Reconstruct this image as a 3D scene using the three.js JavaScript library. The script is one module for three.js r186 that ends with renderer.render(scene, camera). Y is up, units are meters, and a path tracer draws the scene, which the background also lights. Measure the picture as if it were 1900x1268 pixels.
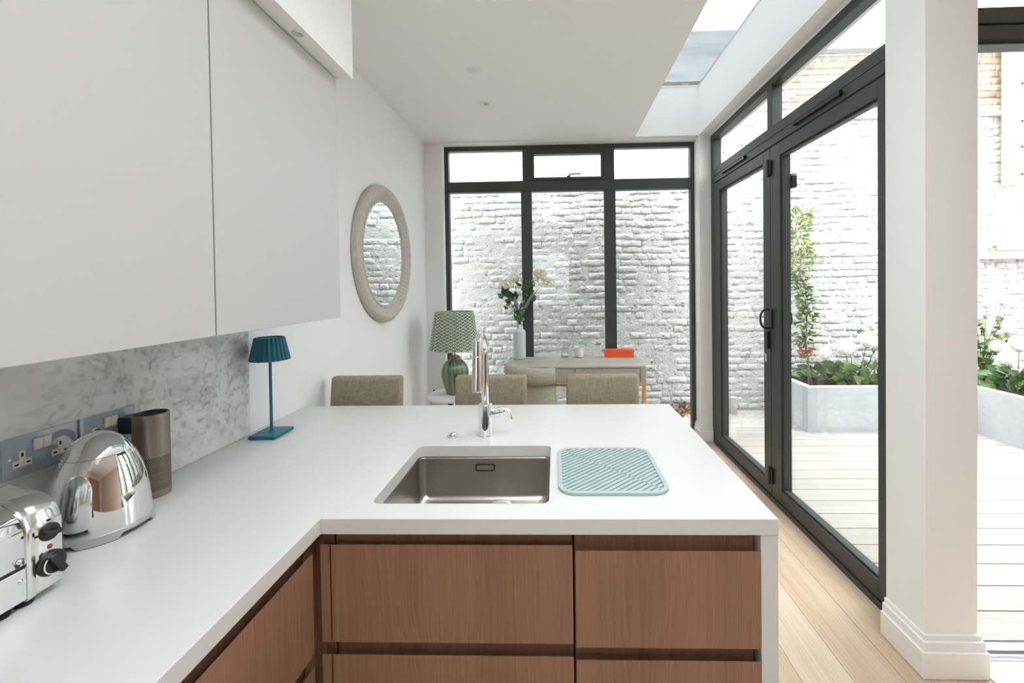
import * as THREE from 'three';
import { RoundedBoxGeometry } from 'three/addons/geometries/RoundedBoxGeometry.js';
import { mergeGeometries, mergeVertices, toCreasedNormals } from 'three/addons/utils/BufferGeometryUtils.js';
import { RectAreaLightUniformsLib } from 'three/addons/lights/RectAreaLightUniformsLib.js';

// ---------------------------------------------------------------- camera, sky, exposure
const W = 1900, H = 1268, F = 800;
const scene = new THREE.Scene();
const camera = new THREE.PerspectiveCamera(2 * Math.atan(H / 2 / F) * 180 / Math.PI, W / H, 0.05, 200);
camera.position.set(0, 1.485, 0);
camera.rotation.set(-0.0146, 0.0267, -0.0134, 'YXZ');
camera.setViewOffset(W, H, 950 - 1010.5, 634 - 540.8, W, H);
scene.add(camera);
const renderer = new THREE.WebGLRenderer({ antialias: true });
renderer.toneMapping = THREE.LinearToneMapping;
renderer.toneMappingExposure = 9.0;
renderer.shadowMap.enabled = true;
RectAreaLightUniformsLib.init();

// overcast sky: brightest overhead, a third as bright at the horizon (the usual law of a clouded sky)
{
  const w = 64, h = 128, d = new Float32Array(w * h * 4);
  for (let y = 0; y < h; y++) {
    const s = Math.max(0, Math.sin(((y + 0.5) / h - 0.5) * Math.PI)), l = (1 + 2 * s) / 3 * 1.25;
    for (let x = 0; x < w; x++) d.set([l * 0.985, l * 1.0, l * 1.03, 1], (y * w + x) * 4);
  }
  const t = new THREE.DataTexture(d, w, h, THREE.RGBAFormat, THREE.FloatType);
  t.mapping = THREE.EquirectangularReflectionMapping; t.magFilter = THREE.LinearFilter; t.needsUpdate = true;
  scene.background = t;
}

// ---------------------------------------------------------------- helpers
let seed = 7;
const srand = (s) => { seed = s; };
const rnd = () => { seed = (seed + 0x6d2b79f5) | 0; let t = Math.imul(seed ^ (seed >>> 15), 1 | seed); t = (t + Math.imul(t ^ (t >>> 7), 61 | t)) ^ t; return ((t ^ (t >>> 14)) >>> 0) / 4294967296; };
const rr = (a, b) => a + (b - a) * rnd();
const V = (x, y, z) => new THREE.Vector3(x, y, z);
const used = new Map();
function numbered(n) { const k = used.get(n) || 0; used.set(n, k + 1); return k ? n + '_' + String(k).padStart(3, '0') : n; }
function mesh(name, geo, mat, parent = scene, pos) {
  const m = new THREE.Mesh(geo, mat);
  m.name = parent === scene ? numbered(name) : name;
  m.castShadow = m.receiveShadow = true;
  if (pos) m.position.set(...pos);
  parent.add(m);
  return m;
}
function part(name, geo, mat, parent, pos) {
  const n = parent.userData_count || (parent.userData_count = {});
  const k = n[name] || 0; n[name] = k + 1;
  return mesh(k ? name + '_' + String(k).padStart(3, '0') : name, geo, mat, parent, pos);
}
function subgroup(name, parent, pos = [0, 0, 0]) {
  const n = parent.userData_count || (parent.userData_count = {});
  const k = n[name] || 0; n[name] = k + 1;
  const g = new THREE.Group(); g.name = k ? name + '_' + String(k).padStart(3, '0') : name; g.position.set(...pos); parent.add(g);
  return g;
}
function tag(o, label, category, group) { o.userData.label = label; o.userData.category = category; if (group) o.userData.group = group; return o; }
function thing(name, label, category, pos = [0, 0, 0], group, turn = 0) {
  const g = new THREE.Group(); g.name = numbered(name); g.position.set(...pos); g.rotation.y = turn; scene.add(g);
  return tag(g, label, category, group);
}
function copyOf(o, label, pos, turn) { const c = o.clone(); c.name = numbered(o.name.replace(/_\d{3}$/, '')); c.userData = { ...o.userData, label }; c.position.set(...pos); if (turn !== undefined) c.rotation.y = turn; scene.add(c); return c; }
function structure(name, label) { const g = new THREE.Group(); g.name = name; g.userData.kind = 'structure'; if (label) g.userData.label = label; scene.add(g); return g; }

// metre uv from the dominant axis of each face; du, dv shift the pattern, swap turns it
function uvBox(geo, du = 0, dv = 0, swap = false) {
  const g = geo.index ? geo.toNonIndexed() : geo, p = g.attributes.position, uv = new Float32Array(p.count * 2);
  const a = V(), b = V(), c = V(), n = V();
  for (let i = 0; i < p.count; i += 3) {
    a.fromBufferAttribute(p, i); b.fromBufferAttribute(p, i + 1); c.fromBufferAttribute(p, i + 2);
    n.copy(b).sub(a).cross(c.clone().sub(a));
    const x = Math.abs(n.x), y = Math.abs(n.y), z = Math.abs(n.z);
    [a, b, c].forEach((v, k) => {
      let [u, w] = z >= x && z >= y ? [v.x, v.y] : x >= y ? [v.z, v.y] : [v.x, v.z];
      if (swap) [u, w] = [w, u];
      uv[(i + k) * 2] = u + du; uv[(i + k) * 2 + 1] = w + dv;
    });
  }
  g.setAttribute('uv', new THREE.BufferAttribute(uv, 2));
  return g;
}
function uvBoxSmooth(g) { const p = g.attributes.position, uv = g.attributes.uv; for (let i = 0; i < p.count; i++) uv.setXY(i, p.getX(i), p.getY(i)); return g; } // keeps shared normals; for sheets facing z
// box from limits, edges rounded by r, uv in metres
function bx(x0, x1, y0, y1, z0, z1, r = 0.0015, du = 0, dv = 0, swap = false) {
  const w = Math.abs(x1 - x0), h = Math.abs(y1 - y0), d = Math.abs(z1 - z0), rad = Math.min(r, w / 2.1, h / 2.1, d / 2.1);
  const g = r > 0 ? new RoundedBoxGeometry(w, h, d, 2, rad) : new THREE.BoxGeometry(w, h, d);
  g.translate((x0 + x1) / 2, (y0 + y1) / 2, (z0 + z1) / 2);
  return uvBox(g, du, dv, swap);
}
const strip = (g) => { const o = g.index ? g.toNonIndexed() : g.clone(); for (const k of Object.keys(o.attributes)) if (!['position', 'normal', 'uv'].includes(k)) o.deleteAttribute(k); if (!o.attributes.uv) o.setAttribute('uv', new THREE.BufferAttribute(new Float32Array(o.attributes.position.count * 2), 2)); return o; };
const join = (...gs) => mergeGeometries(gs.flat().map(strip));
function lathe(pts, seg = 48) { return new THREE.LatheGeometry(pts.map(([r, y]) => new THREE.Vector2(Math.max(r, 1e-5), y)), seg); }
function tube(pts, r, seg = 40, rad = 12, closed = false) { return new THREE.TubeGeometry(new THREE.CatmullRomCurve3(pts.map((p) => V(...p)), closed), seg, r, rad, closed); }
// tube whose radius follows rf(t)
function taperTube(pts, rf, seg = 30, rad = 10) {
  const g = tube(pts, 1, seg, rad), cv = new THREE.CatmullRomCurve3(pts.map((p) => V(...p))), p = g.attributes.position, v = V(), c = V();
  for (let i = 0; i <= seg; i++) { cv.getPointAt(i / seg, c); for (let j = 0; j <= rad; j++) { const k = i * (rad + 1) + j; v.fromBufferAttribute(p, k).sub(c).multiplyScalar(rf(i / seg)).add(c); p.setXYZ(k, v.x, v.y, v.z); } }
  g.computeVertexNormals();
  return g;
}
// surface through rings of equally many points; caps close the first or last ring
function loft(rings, { closed = true, capA = false, capB = false } = {}) {
  const n = rings[0].length, pos = [], uv = [], idx = [];
  rings.forEach((r, i) => r.forEach((p, j) => { pos.push(p[0], p[1], p[2]); uv.push(j / n, i / (rings.length - 1)); }));
  const m = closed ? n : n - 1;
  for (let i = 0; i < rings.length - 1; i++) for (let j = 0; j < m; j++) { const a = i * n + j, b = i * n + (j + 1) % n, c = a + n, d = b + n; idx.push(a, b, d, a, d, c); }
  const cap = (i, flip) => { const c = [0, 0, 0]; rings[i].forEach((p) => p.forEach((x, k) => { c[k] += x / n; })); const at = pos.length / 3; pos.push(...c); uv.push(0.5, 0.5); for (let j = 0; j < n; j++) { const a = i * n + j, b = i * n + (j + 1) % n; flip ? idx.push(at, b, a) : idx.push(at, a, b); } };
  if (capA) cap(0, true);
  if (capB) cap(rings.length - 1, false);
  const g = new THREE.BufferGeometry();
  g.setAttribute('position', new THREE.Float32BufferAttribute(pos, 3)); g.setAttribute('uv', new THREE.Float32BufferAttribute(uv, 2)); g.setIndex(idx);
  g.computeVertexNormals();
  return g;
}
function roundRect(w, d, r, n = 6) { // outline in x,z round the origin
  const o = [];
  for (const [sx, sz, a0] of [[1, 1, 0], [-1, 1, 90], [-1, -1, 180], [1, -1, 270]]) for (let k = 0; k <= n; k++) { const a = (a0 + 90 * k / n) * Math.PI / 180; o.push([sx * (w / 2 - r) + r * Math.cos(a), sz * (d / 2 - r) + r * Math.sin(a)]); }
  return o;
}
function extrude(pts, depth, bevel = 0, holes = []) {
  const s = new THREE.Shape(pts.map(([x, y]) => new THREE.Vector2(x, y)));
  for (const h of holes) s.holes.push(new THREE.Path(h.map(([x, y]) => new THREE.Vector2(x, y))));
  return new THREE.ExtrudeGeometry(s, { depth: depth - 2 * bevel, bevelEnabled: bevel > 0, bevelSize: bevel, bevelThickness: bevel, bevelOffset: -bevel, bevelSegments: 2, curveSegments: 12 }).translate(0, 0, bevel);
}
const slab = (pts, y0, y1, bevel = 0, holes = []) => extrude(pts.map(([x, z]) => [x, -z]), y1 - y0, bevel, holes.map((h) => h.map(([x, z]) => [x, -z]))).rotateX(-Math.PI / 2).translate(0, y0, 0); // plan outline x,z

// ---------------------------------------------------------------- textures
const hash = (x, y, s) => { let h = Math.imul(x, 374761393) ^ Math.imul(y, 668265263) ^ Math.imul(s, 2147483647 ^ 0x9e3779b1); h = Math.imul(h ^ (h >>> 13), 1274126177); return ((h ^ (h >>> 16)) >>> 0) / 4294967296; };
function tnoise(x, y, px, py, s) { // value noise that repeats after px, py cells
  const ix = Math.floor(x), iy = Math.floor(y), fx = x - ix, fy = y - iy, u = fx * fx * (3 - 2 * fx), v = fy * fy * (3 - 2 * fy), m = (a, b) => ((a % b) + b) % b;
  const a = hash(m(ix, px), m(iy, py), s), b = hash(m(ix + 1, px), m(iy, py), s), c = hash(m(ix, px), m(iy + 1, py), s), d = hash(m(ix + 1, px), m(iy + 1, py), s);
  return a + (b - a) * u + (c - a) * v + (a - b - c + d) * u * v;
}
function fbm(u, v, px, py, s, oct = 5, g = 0.5) { let t = 0, a = 0.5, n = 0; for (let o = 0; o < oct; o++) { t += a * tnoise(u * px, v * py, px, py, s + o * 17); n += a; a *= g; px *= 2; py *= 2; } return t / n; }
const clamp = (x, a = 0, b = 1) => Math.min(b, Math.max(a, x));
const mix3 = (a, b, t) => [a[0] + (b[0] - a[0]) * t, a[1] + (b[1] - a[1]) * t, a[2] + (b[2] - a[2]) * t];
// f(u, v) -> [r, g, b] in 0..255 (sRGB) or a single number 0..1; metres: size of one repeat
function tex(w, h, f, metres = [1, 1], srgb = true) {
  const d = new Uint8Array(w * h * 4);
  for (let y = 0; y < h; y++) for (let x = 0; x < w; x++) { let c = f((x + 0.5) / w, (y + 0.5) / h); if (typeof c === 'number') c = [c * 255, c * 255, c * 255]; d.set([clamp(c[0], 0, 255), clamp(c[1], 0, 255), clamp(c[2], 0, 255), 255], (y * w + x) * 4); }
  const t = new THREE.DataTexture(d, w, h, THREE.RGBAFormat);
  t.wrapS = t.wrapT = THREE.RepeatWrapping; t.magFilter = THREE.LinearFilter; t.minFilter = THREE.LinearMipmapLinearFilter; t.generateMipmaps = true;
  if (srgb) t.colorSpace = THREE.SRGBColorSpace;
  t.repeat.set(1 / metres[0], 1 / metres[1]); t.needsUpdate = true;
  return t;
}
const std = (o) => new THREE.MeshStandardMaterial({ roughness: 0.6, ...o });
const phy = (o) => new THREE.MeshPhysicalMaterial({ roughness: 0.6, ...o });
const lin = (r, g, b) => new THREE.Color().setRGB(r, g, b);
// ---------------------------------------------------------------- materials
const plasterBump = tex(512, 512, (u, v) => fbm(u, v, 60, 60, 3, 3), [1, 1], false);
const M = {};
M.wall = std({ color: lin(0.88, 0.884, 0.876), roughness: 0.85, bumpMap: plasterBump, bumpScale: 0.0004 });
M.ceiling = std({ color: lin(0.92, 0.925, 0.925), roughness: 0.9 });
M.trim = std({ color: lin(0.86, 0.855, 0.84), roughness: 0.45 });
M.lacquer = phy({ color: lin(0.575, 0.569, 0.558), roughness: 0.42 });
M.worktop = phy({ color: lin(0.67, 0.668, 0.662), roughness: 0.28, specularIntensity: 0.8 });
M.anthracite = phy({ color: lin(0.043, 0.048, 0.046), roughness: 0.42 });
M.black = phy({ color: lin(0.012, 0.012, 0.012), roughness: 0.35 });
M.rubber = std({ color: lin(0.015, 0.015, 0.015), roughness: 0.8 });
M.glass = phy({ color: lin(0.93, 0.95, 0.945), transmission: 1, thickness: 0, roughness: 0, ior: 1.5 });
M.roofGlass = phy({ color: lin(0.42, 0.433, 0.437), transmission: 1, thickness: 0, roughness: 0, ior: 1.5 });
M.chrome = std({ color: lin(0.86, 0.86, 0.86), metalness: 1, roughness: 0.04 });
M.chromeSatin = std({ color: lin(0.8, 0.8, 0.79), metalness: 1, roughness: 0.16 });
M.brass = std({ color: lin(0.80, 0.50, 0.22), metalness: 1, roughness: 0.3 });
M.copper = std({ color: lin(0.75, 0.36, 0.18), metalness: 1, roughness: 0.3 });
M.whitePlastic = phy({ color: lin(0.78, 0.76, 0.72), roughness: 0.35 });
M.aluminium = std({ color: lin(0.75, 0.77, 0.8), metalness: 1, roughness: 0.35 });

// veneer and boards: long fibres along v, soft broad figure across u
function wood(w, h, metres, lo, mid, hi, s, { fibres = 180, figure = 9, cath = 0.5, contrast = 1, pores = 0.5 } = {}) {
  return tex(w, h, (u, v) => {
    const warp = (fbm(u, v, 3, 2, s, 3) - 0.5) * 0.16;
    const f = fbm(u + warp, v, figure, 1, s + 5, 4), fine = fbm(u + warp * 0.6, v, fibres, 5, s + 9, 3), pore = tnoise((u + warp * 0.6) * fibres * 2, v * 26, fibres * 2, 26, s + 21);
    const ring = 0.5 + 0.5 * Math.sin((f * 9 + fine * 0.6) * Math.PI * 2);
    let t = 0.5 + contrast * ((f - 0.5) * 0.6 + (fine - 0.5) * 0.9 + (ring - 0.5) * 0.22 * cath);
    t -= pores * 0.30 * clamp((pore - 0.72) * 4);
    return t < 0.5 ? mix3(lo, mid, clamp(t * 2)) : mix3(mid, hi, clamp(t * 2 - 1));
  }, metres);
}
const veneerMap = wood(1024, 1024, [0.6, 0.9], [128, 92, 72], [156, 118, 95], [176, 139, 116], 11, { fibres: 190, figure: 8, contrast: 0.55, cath: 0.8 });
const veneerBump = tex(512, 512, (u, v) => fbm(u, v, 150, 5, 20, 3), [0.6, 0.9], false);
M.veneer = std({ color: lin(0.84, 0.82, 0.80), map: veneerMap, roughness: 0.55, bumpMap: veneerBump, bumpScale: 0.0004 });
const oakTones = [[[196, 170, 142], [216, 193, 167], [228, 209, 186]], [[188, 160, 131], [210, 185, 157], [224, 203, 179]], [[200, 176, 150], [220, 199, 174], [232, 214, 192]]];
M.oak = oakTones.map((t, i) => std({ color: lin(0.92, 0.92, 0.92), map: wood(512, 1024, [0.2, 1.6], ...t, 31 + i * 7, { fibres: 60, figure: 3, cath: 0.9, contrast: 0.75 }), roughness: 0.5 }));
const deckTones = [[[158, 153, 145], [177, 173, 166], [190, 187, 181]], [[151, 146, 138], [171, 166, 159], [184, 180, 174]]];
M.deck = deckTones.map((t, i) => std({ color: lin(0.86, 0.86, 0.86), map: wood(512, 1024, [0.16, 1.3], ...t, 61 + i * 5, { fibres: 50, figure: 3, cath: 0.6, contrast: 0.9 }), roughness: 0.8 }));
M.pine = std({ map: wood(256, 1024, [0.16, 1.2], [200, 168, 140], [216, 188, 162], [228, 205, 182], 83, { fibres: 30, figure: 2, cath: 1.2, contrast: 0.8, pores: 0.1 }), roughness: 0.75 });

const marbleMap = tex(1024, 512, (u, v) => {
  const a = fbm(u, v, 8, 4, 41, 5), wx = (a - 0.5) * 0.22, b = fbm(u + wx, v * 0.5 + wx + u * 0.5, 10, 10, 47, 5), c = fbm(u - wx, v + wx * 0.7, 5, 3, 53, 5), speck = fbm(u + wx * 0.4, v, 70, 36, 59, 3);
  const vein = Math.pow(1 - Math.abs(b - 0.5) * 2, 7), cloud = clamp((c - 0.42) * 2.4), patch = clamp((fbm(u, v, 3, 2, 71, 3) - 0.46) * 4);
  let t = 0.16 * cloud + 0.20 * vein * (0.2 + patch) + 0.34 * clamp((speck - 0.52) * 3.2) * (0.25 + patch * 0.9) + 0.10 * patch;
  const base = mix3([238, 239, 237], [128, 130, 127], clamp(t));
  return base;
}, [1.2, 0.6]);
M.marble = phy({ map: marbleMap, roughness: 0.12 });
M.socketGlass = phy({ color: new THREE.Color('#a3aeb4'), roughness: 0.05, metalness: 0.1, clearcoat: 1 });

const weave = (a, b, c, s, n) => tex(512, 512, (u, v) => {
  const wx = tnoise(u * n, v * 14, n, 14, s), wy = tnoise(u * 14, v * n, 14, n, s + 3), thread = 0.5 + 0.25 * Math.sin(u * n * Math.PI * 2) * Math.sin(v * n * Math.PI * 2), t = clamp(0.5 + (wx - 0.5) * 0.5 + (wy - 0.5) * 0.5 + (thread - 0.5) * 0.3);
  return t < 0.5 ? mix3(a, b, t * 2) : mix3(b, c, t * 2 - 1);
}, [0.3, 0.3]);
const weaveBump = tex(512, 512, (u, v) => 0.5 + 0.5 * Math.sin(u * 120 * Math.PI * 2) * Math.sin(v * 120 * Math.PI * 2), [0.3, 0.3], false);
M.linen = phy({ map: weave([128, 118, 97], [152, 142, 120], [176, 167, 146], 91, 170), roughness: 0.95, bumpMap: weaveBump, bumpScale: 0.0006, sheen: 0.3, sheenColor: lin(0.5, 0.48, 0.42), sheenRoughness: 0.6 });
M.linenGrey = phy({ map: weave([146, 141, 125], [168, 163, 147], [186, 181, 166], 97, 170), roughness: 0.95, bumpMap: weaveBump, bumpScale: 0.0005, sheen: 0.3, sheenColor: lin(0.5, 0.49, 0.45), sheenRoughness: 0.6 });
M.darkLeg = std({ color: lin(0.03, 0.022, 0.017), roughness: 0.5 });
M.shagreen = std({ map: tex(512, 512, (u, v) => { const a = fbm(u, v, 90, 90, 101, 2), b = fbm(u, v, 4, 4, 105, 4); return mix3([150, 147, 137], [182, 179, 168], clamp(0.5 + (a - 0.5) * 0.7 + (b - 0.5) * 0.8)); }, [0.5, 0.5]), roughness: 0.55 });
M.steel = std({ color: lin(0.46, 0.435, 0.40), metalness: 1, roughness: 0.34, bumpMap: tex(256, 256, (u, v) => fbm(u, v, 3, 120, 121, 2), [0.2, 0.2], false), bumpScale: 0.0001 });
M.teal = phy({ color: new THREE.Color('#0f6a7e'), roughness: 0.42 });
M.matTeal = phy({ color: new THREE.Color('#adbebd'), roughness: 0.6 });
M.orange = phy({ color: lin(0.90, 0.115, 0.025), roughness: 0.5 });
M.stone = std({ color: lin(0.8, 0.8, 0.78), roughness: 0.6 });
M.render = std({ map: tex(512, 512, (u, v) => { const a = fbm(u, v, 5, 5, 131, 5), b = fbm(u, v, 70, 70, 135, 2); return mix3([206, 207, 205], [226, 227, 225], clamp(0.5 + (a - 0.5) * 1.4 + (b - 0.5) * 0.5)); }, [1.4, 1.4]), roughness: 0.9, bumpMap: plasterBump, bumpScale: 0.001 });
// painted brick: a dirty white with specks where the paint is chipped and the soot shows
const paintMap = (s, lo, hi) => tex(512, 512, (u, v) => {
  const a = fbm(u, v, 6, 6, s, 5), b = fbm(u, v, 60, 60, s + 5, 3), chip = clamp((fbm(u, v, 26, 40, s + 9, 4) - 0.74) * 9);
  const c = mix3(lo, hi, clamp(0.5 + (a - 0.5) * 1.3 + (b - 0.5) * 0.5));
  return mix3(c, [96, 92, 86], chip * 0.8);
}, [1.1, 1.1]);
const paintBump = tex(512, 512, (u, v) => fbm(u, v, 40, 40, 151, 4), [0.5, 0.5], false);
const paintTones = [[[183, 183, 182], [199, 199, 198]], [[180, 180, 178], [196, 196, 194]], [[186, 186, 185], [202, 202, 201]], [[177, 176, 173], [194, 193, 190]]];
M.paint = paintTones.map((t, i) => std({ map: paintMap(161 + i * 13, ...t), roughness: 0.85, bumpMap: paintBump, bumpScale: 0.008 }));
M.mortarPaint = std({ map: paintMap(221, [179, 179, 177], [195, 195, 193]), roughness: 0.9, bumpMap: paintBump, bumpScale: 0.006 });
const brickTones = [[200, 182, 156], [192, 170, 144], [206, 191, 168], [172, 146, 126], [194, 183, 162]];
M.brick = brickTones.map((c, i) => std({ map: tex(256, 256, (u, v) => { const a = fbm(u, v, 5, 5, 241 + i * 9, 5), b = fbm(u, v, 50, 50, 243 + i * 9, 2), k = 0.72 + 0.36 * a + 0.2 * (b - 0.5); return [c[0] * k, c[1] * k, c[2] * k]; }, [0.3, 0.3]), roughness: 0.9 }));
M.limeMortar = std({ color: lin(0.68, 0.64, 0.56), roughness: 0.95, bumpMap: paintBump, bumpScale: 0.003 });
M.slate = std({ map: tex(512, 512, (u, v) => { const a = fbm(u, v, 5, 5, 291, 5), b = fbm(u, v, 60, 40, 295, 3); return mix3([158, 166, 169], [196, 202, 204], clamp(0.5 + (a - 0.5) * 1.5 + (b - 0.5) * 0.8)); }, [1, 1]), roughness: 0.6, bumpMap: tex(256, 256, (u, v) => (v * 6) % 1, [1, 1], false), bumpScale: 0.008 });
M.soil = std({ map: tex(256, 256, (u, v) => { const a = fbm(u, v, 24, 24, 301, 4); return mix3([34, 26, 20], [84, 66, 50], a); }, [0.4, 0.4]), roughness: 1, bumpMap: paintBump, bumpScale: 0.02 });
M.gravelBed = std({ color: lin(0.45, 0.43, 0.39), roughness: 1 });
M.planter = std({ map: tex(512, 512, (u, v) => { const a = fbm(u, v, 4, 4, 311, 5), b = fbm(u, v, 50, 50, 315, 2); return mix3([174, 178, 180], [192, 196, 198], clamp(0.5 + (a - 0.5) * 1.2 + (b - 0.5) * 0.4)); }, [1.2, 1.2]), roughness: 0.85 });
const leafMat = (a, b, s, tr = 0.35) => phy({ map: tex(128, 128, (u, v) => { const k = fbm(u, v, 6, 6, s, 4), rib = Math.abs(u - 0.5) < 0.03 ? 0.25 : 0, side = Math.abs(((v * 9 + Math.abs(u - 0.5) * 6) % 1) - 0.5) < 0.06 ? 0.12 : 0; return mix3(a, b, clamp(k + rib + side)); }), roughness: 0.55, transmission: tr, thickness: 0, side: THREE.DoubleSide });
M.leafA = leafMat([52, 84, 38], [120, 152, 80], 321);
M.leafB = leafMat([86, 122, 54], [158, 186, 104], 325);
M.leafC = leafMat([38, 74, 46], [92, 132, 88], 329);
M.leafRust = leafMat([140, 74, 34], [206, 136, 84], 333);
M.leafYellow = leafMat([150, 160, 84], [204, 206, 140], 337);
M.stem = std({ color: lin(0.10, 0.13, 0.05), roughness: 0.7 });
M.woodStem = std({ color: lin(0.20, 0.13, 0.09), roughness: 0.9 });
M.petalWhite = phy({ color: lin(0.86, 0.87, 0.80), roughness: 0.8, transmission: 0.3, thickness: 0, side: THREE.DoubleSide });
M.petalIvory = phy({ color: lin(0.86, 0.855, 0.76), roughness: 0.8, transmission: 0.3, thickness: 0, side: THREE.DoubleSide });
M.petalCream = phy({ color: lin(0.86, 0.80, 0.62), roughness: 0.8, transmission: 0.3, thickness: 0, side: THREE.DoubleSide });
M.petalPink = phy({ color: lin(0.82, 0.58, 0.60), roughness: 0.8, transmission: 0.3, thickness: 0, side: THREE.DoubleSide });
M.petalViolet = phy({ color: lin(0.30, 0.28, 0.42), roughness: 0.8 });

// ---------------------------------------------------------------- large structure
const XW = -1.25, YC = 2.86, ZB = -4.07, ZR = 3.2, XR = 4.6;      // left wall, ceiling, back wall, rear wall, far right wall
const SK = { x0: 0.755, x1: 1.343, z0: -4.07, z1: 1.5, y: 3.31 };   // rooflight shaft
const S2 = { x0: -0.25, x1: 0.65, z0: -1.60, z1: 0.9 };               // rooflight over the kitchen, above and behind the camera
M.wallWarm = std({ color: lin(0.74, 0.60, 0.52), roughness: 0.85, bumpMap: plasterBump, bumpScale: 0.0004 });   // terracotta-tinted plaster behind the camera, felt as a warm bounce
const room = (name, ...boxes) => { const m = mesh(name, join(boxes), name === 'wall_left' ? M.wall : M.wallWarm); m.userData.kind = 'structure'; return m; };
room('wall_left', bx(XW - 0.25, XW, -0.2, YC, -4.32, ZR + 0.2, 0));
{
  const g = structure('wall_back');
  part('pier', bx(XW, -1.075, -0.1, YC, -4.32, -4.12, 0.003), M.wall, g);
  part('pier', bx(1.343, 1.56, -0.1, YC, -4.32, -4.062, 0.003), M.wall, g);
  part('lintel', bx(-1.075, 1.343, 2.843, YC, -4.32, -4.10, 0.002), M.wall, g);
}
room('wall_rear', bx(XW - 0.25, -0.9, -0.2, YC, ZR, ZR + 0.2, 0), bx(-0.9, 0.4, -0.2, 0.9, ZR, ZR + 0.2, 0), bx(-0.9, 0.4, 2.4, YC, ZR, ZR + 0.2, 0), bx(0.4, XR + 0.2, -0.2, YC, ZR, ZR + 0.2, 0));
{
  const g = structure('window_4', 'wide window in the wall behind the camera');
  for (const x of [-0.9, 0.35]) part('stile', bx(x, x + 0.05, 0.9, 2.4, ZR + 0.05, ZR + 0.12, 0.003), M.trim, g);
  for (const y of [0.9, 2.35]) part('rail', bx(-0.85, 0.35, y, y + 0.05, ZR + 0.05, ZR + 0.12, 0.003), M.trim, g);
  part('pane', bx(-0.86, 0.36, 0.94, 2.36, ZR + 0.08, ZR + 0.086, 0), M.glass, g);
}
room('wall_right', bx(XR, XR + 0.2, -0.2, YC, -1.85, ZR, 0));
{
  const c = structure('ceiling');
  const pn = (x0, x1, z0, z1, y = SK.y) => part('ceiling_panel', bx(x0, x1, YC, y, z0, z1, 0), M.ceiling, c);
  pn(XW - 0.25, SK.x0 - 0.1, -4.32, S2.z0 - 0.1, 3.08); pn(SK.x0 - 0.1, SK.x0, -4.32, ZR + 0.2); pn(SK.x0, SK.x1, -4.32, SK.z0); pn(SK.x0, SK.x1, SK.z1, ZR + 0.2);
  pn(SK.x1, 1.60, -4.32, ZR + 0.2); pn(1.60, XR + 0.2, -1.85, ZR + 0.2, 3.08);
  pn(XW - 0.25, S2.x0, S2.z0 - 0.1, ZR + 0.2); pn(S2.x0, SK.x0 - 0.1, S2.z0 - 0.1, S2.z0); pn(S2.x0, SK.x0 - 0.1, S2.z1, ZR + 0.2); pn(S2.x1, SK.x0 - 0.1, S2.z0, S2.z1);
  part('lintel', bx(1.45, 1.60, 2.845, YC, -4.06, -1.86, 0), M.wall, c);
}
{ // rooflight
  const g = structure('window_2', 'long flush rooflight over the side return');
  const zs = [SK.z0, -1.9, -0.2, SK.z1];
  for (let i = 0; i < 3; i++) part('pane', bx(SK.x0 - 0.05, SK.x1 + 0.05, SK.y + 0.012, SK.y + 0.024, zs[i] - (i ? 0 : 0.05), zs[i + 1], 0), M.roofGlass, g);
  part('glazing_bead', bx(SK.x1 - 0.004, SK.x1 + 0.05, SK.y, SK.y + 0.012, SK.z0 - 0.05, SK.z1, 0), M.aluminium, g);
  part('glazing_bead', bx(SK.x0 - 0.05, SK.x0 + 0.004, SK.y, SK.y + 0.012, SK.z0 - 0.05, SK.z1, 0), M.aluminium, g);
  part('glazing_bead', bx(SK.x0, SK.x1, SK.y, SK.y + 0.012, SK.z0 - 0.05, SK.z0 + 0.004, 0), M.aluminium, g);
}
{
  const g = structure('window_3', 'square rooflight over the kitchen');
  part('pane', bx(S2.x0 - 0.05, S2.x1 + 0.05, SK.y + 0.012, SK.y + 0.024, S2.z0 - 0.05, S2.z1 + 0.05, 0), M.glass, g);
}
{ // boxed-in bulkhead over the wall units
  const g = structure('bulkhead', 'white boxed-in bulkhead above the wall cupboards');
  part('bulkhead_panel', bx(XW, -0.80, 2.317, YC, -1.715, ZR, 0.002), M.wall, g);
}
{ // pillar between the two garden doors
  const g = structure('pillar', 'white plastered pillar between the two garden doors');
  part('shaft', bx(1.368, 1.562, 0, YC, -1.83, -1.638, 0.004), M.wall, g);
  part('shaft_return', bx(1.45, 1.60, 0, YC, -1.86, -1.70, 0.002), M.wall, g);
  const b = structure('baseboard_pillar');
  for (const [h, p] of [[0.10, 0.024], [0.135, 0.016], [0.155, 0.008]]) part('skirting_step', bx(1.368 - p, 1.562 + p, 0.001, h, -1.83, -1.638 + p, 0.003), M.trim, b);
}
{
  const b = structure('baseboard_back');
  for (const [h, p] of [[0.10, 0.024], [0.135, 0.016], [0.155, 0.008]]) part('skirting_step', bx(1.343 - p, 1.45, 0.001, h, -4.2, -4.062 + p, 0.003), M.trim, b);
  const l = structure('baseboard_left');
  for (const [h, p] of [[0.10, 0.020], [0.135, 0.013], [0.155, 0.006]]) part('skirting_step', bx(XW, XW + p, 0.001, h, -4.11, -2.12, 0.003), M.trim, l);
}
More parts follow.
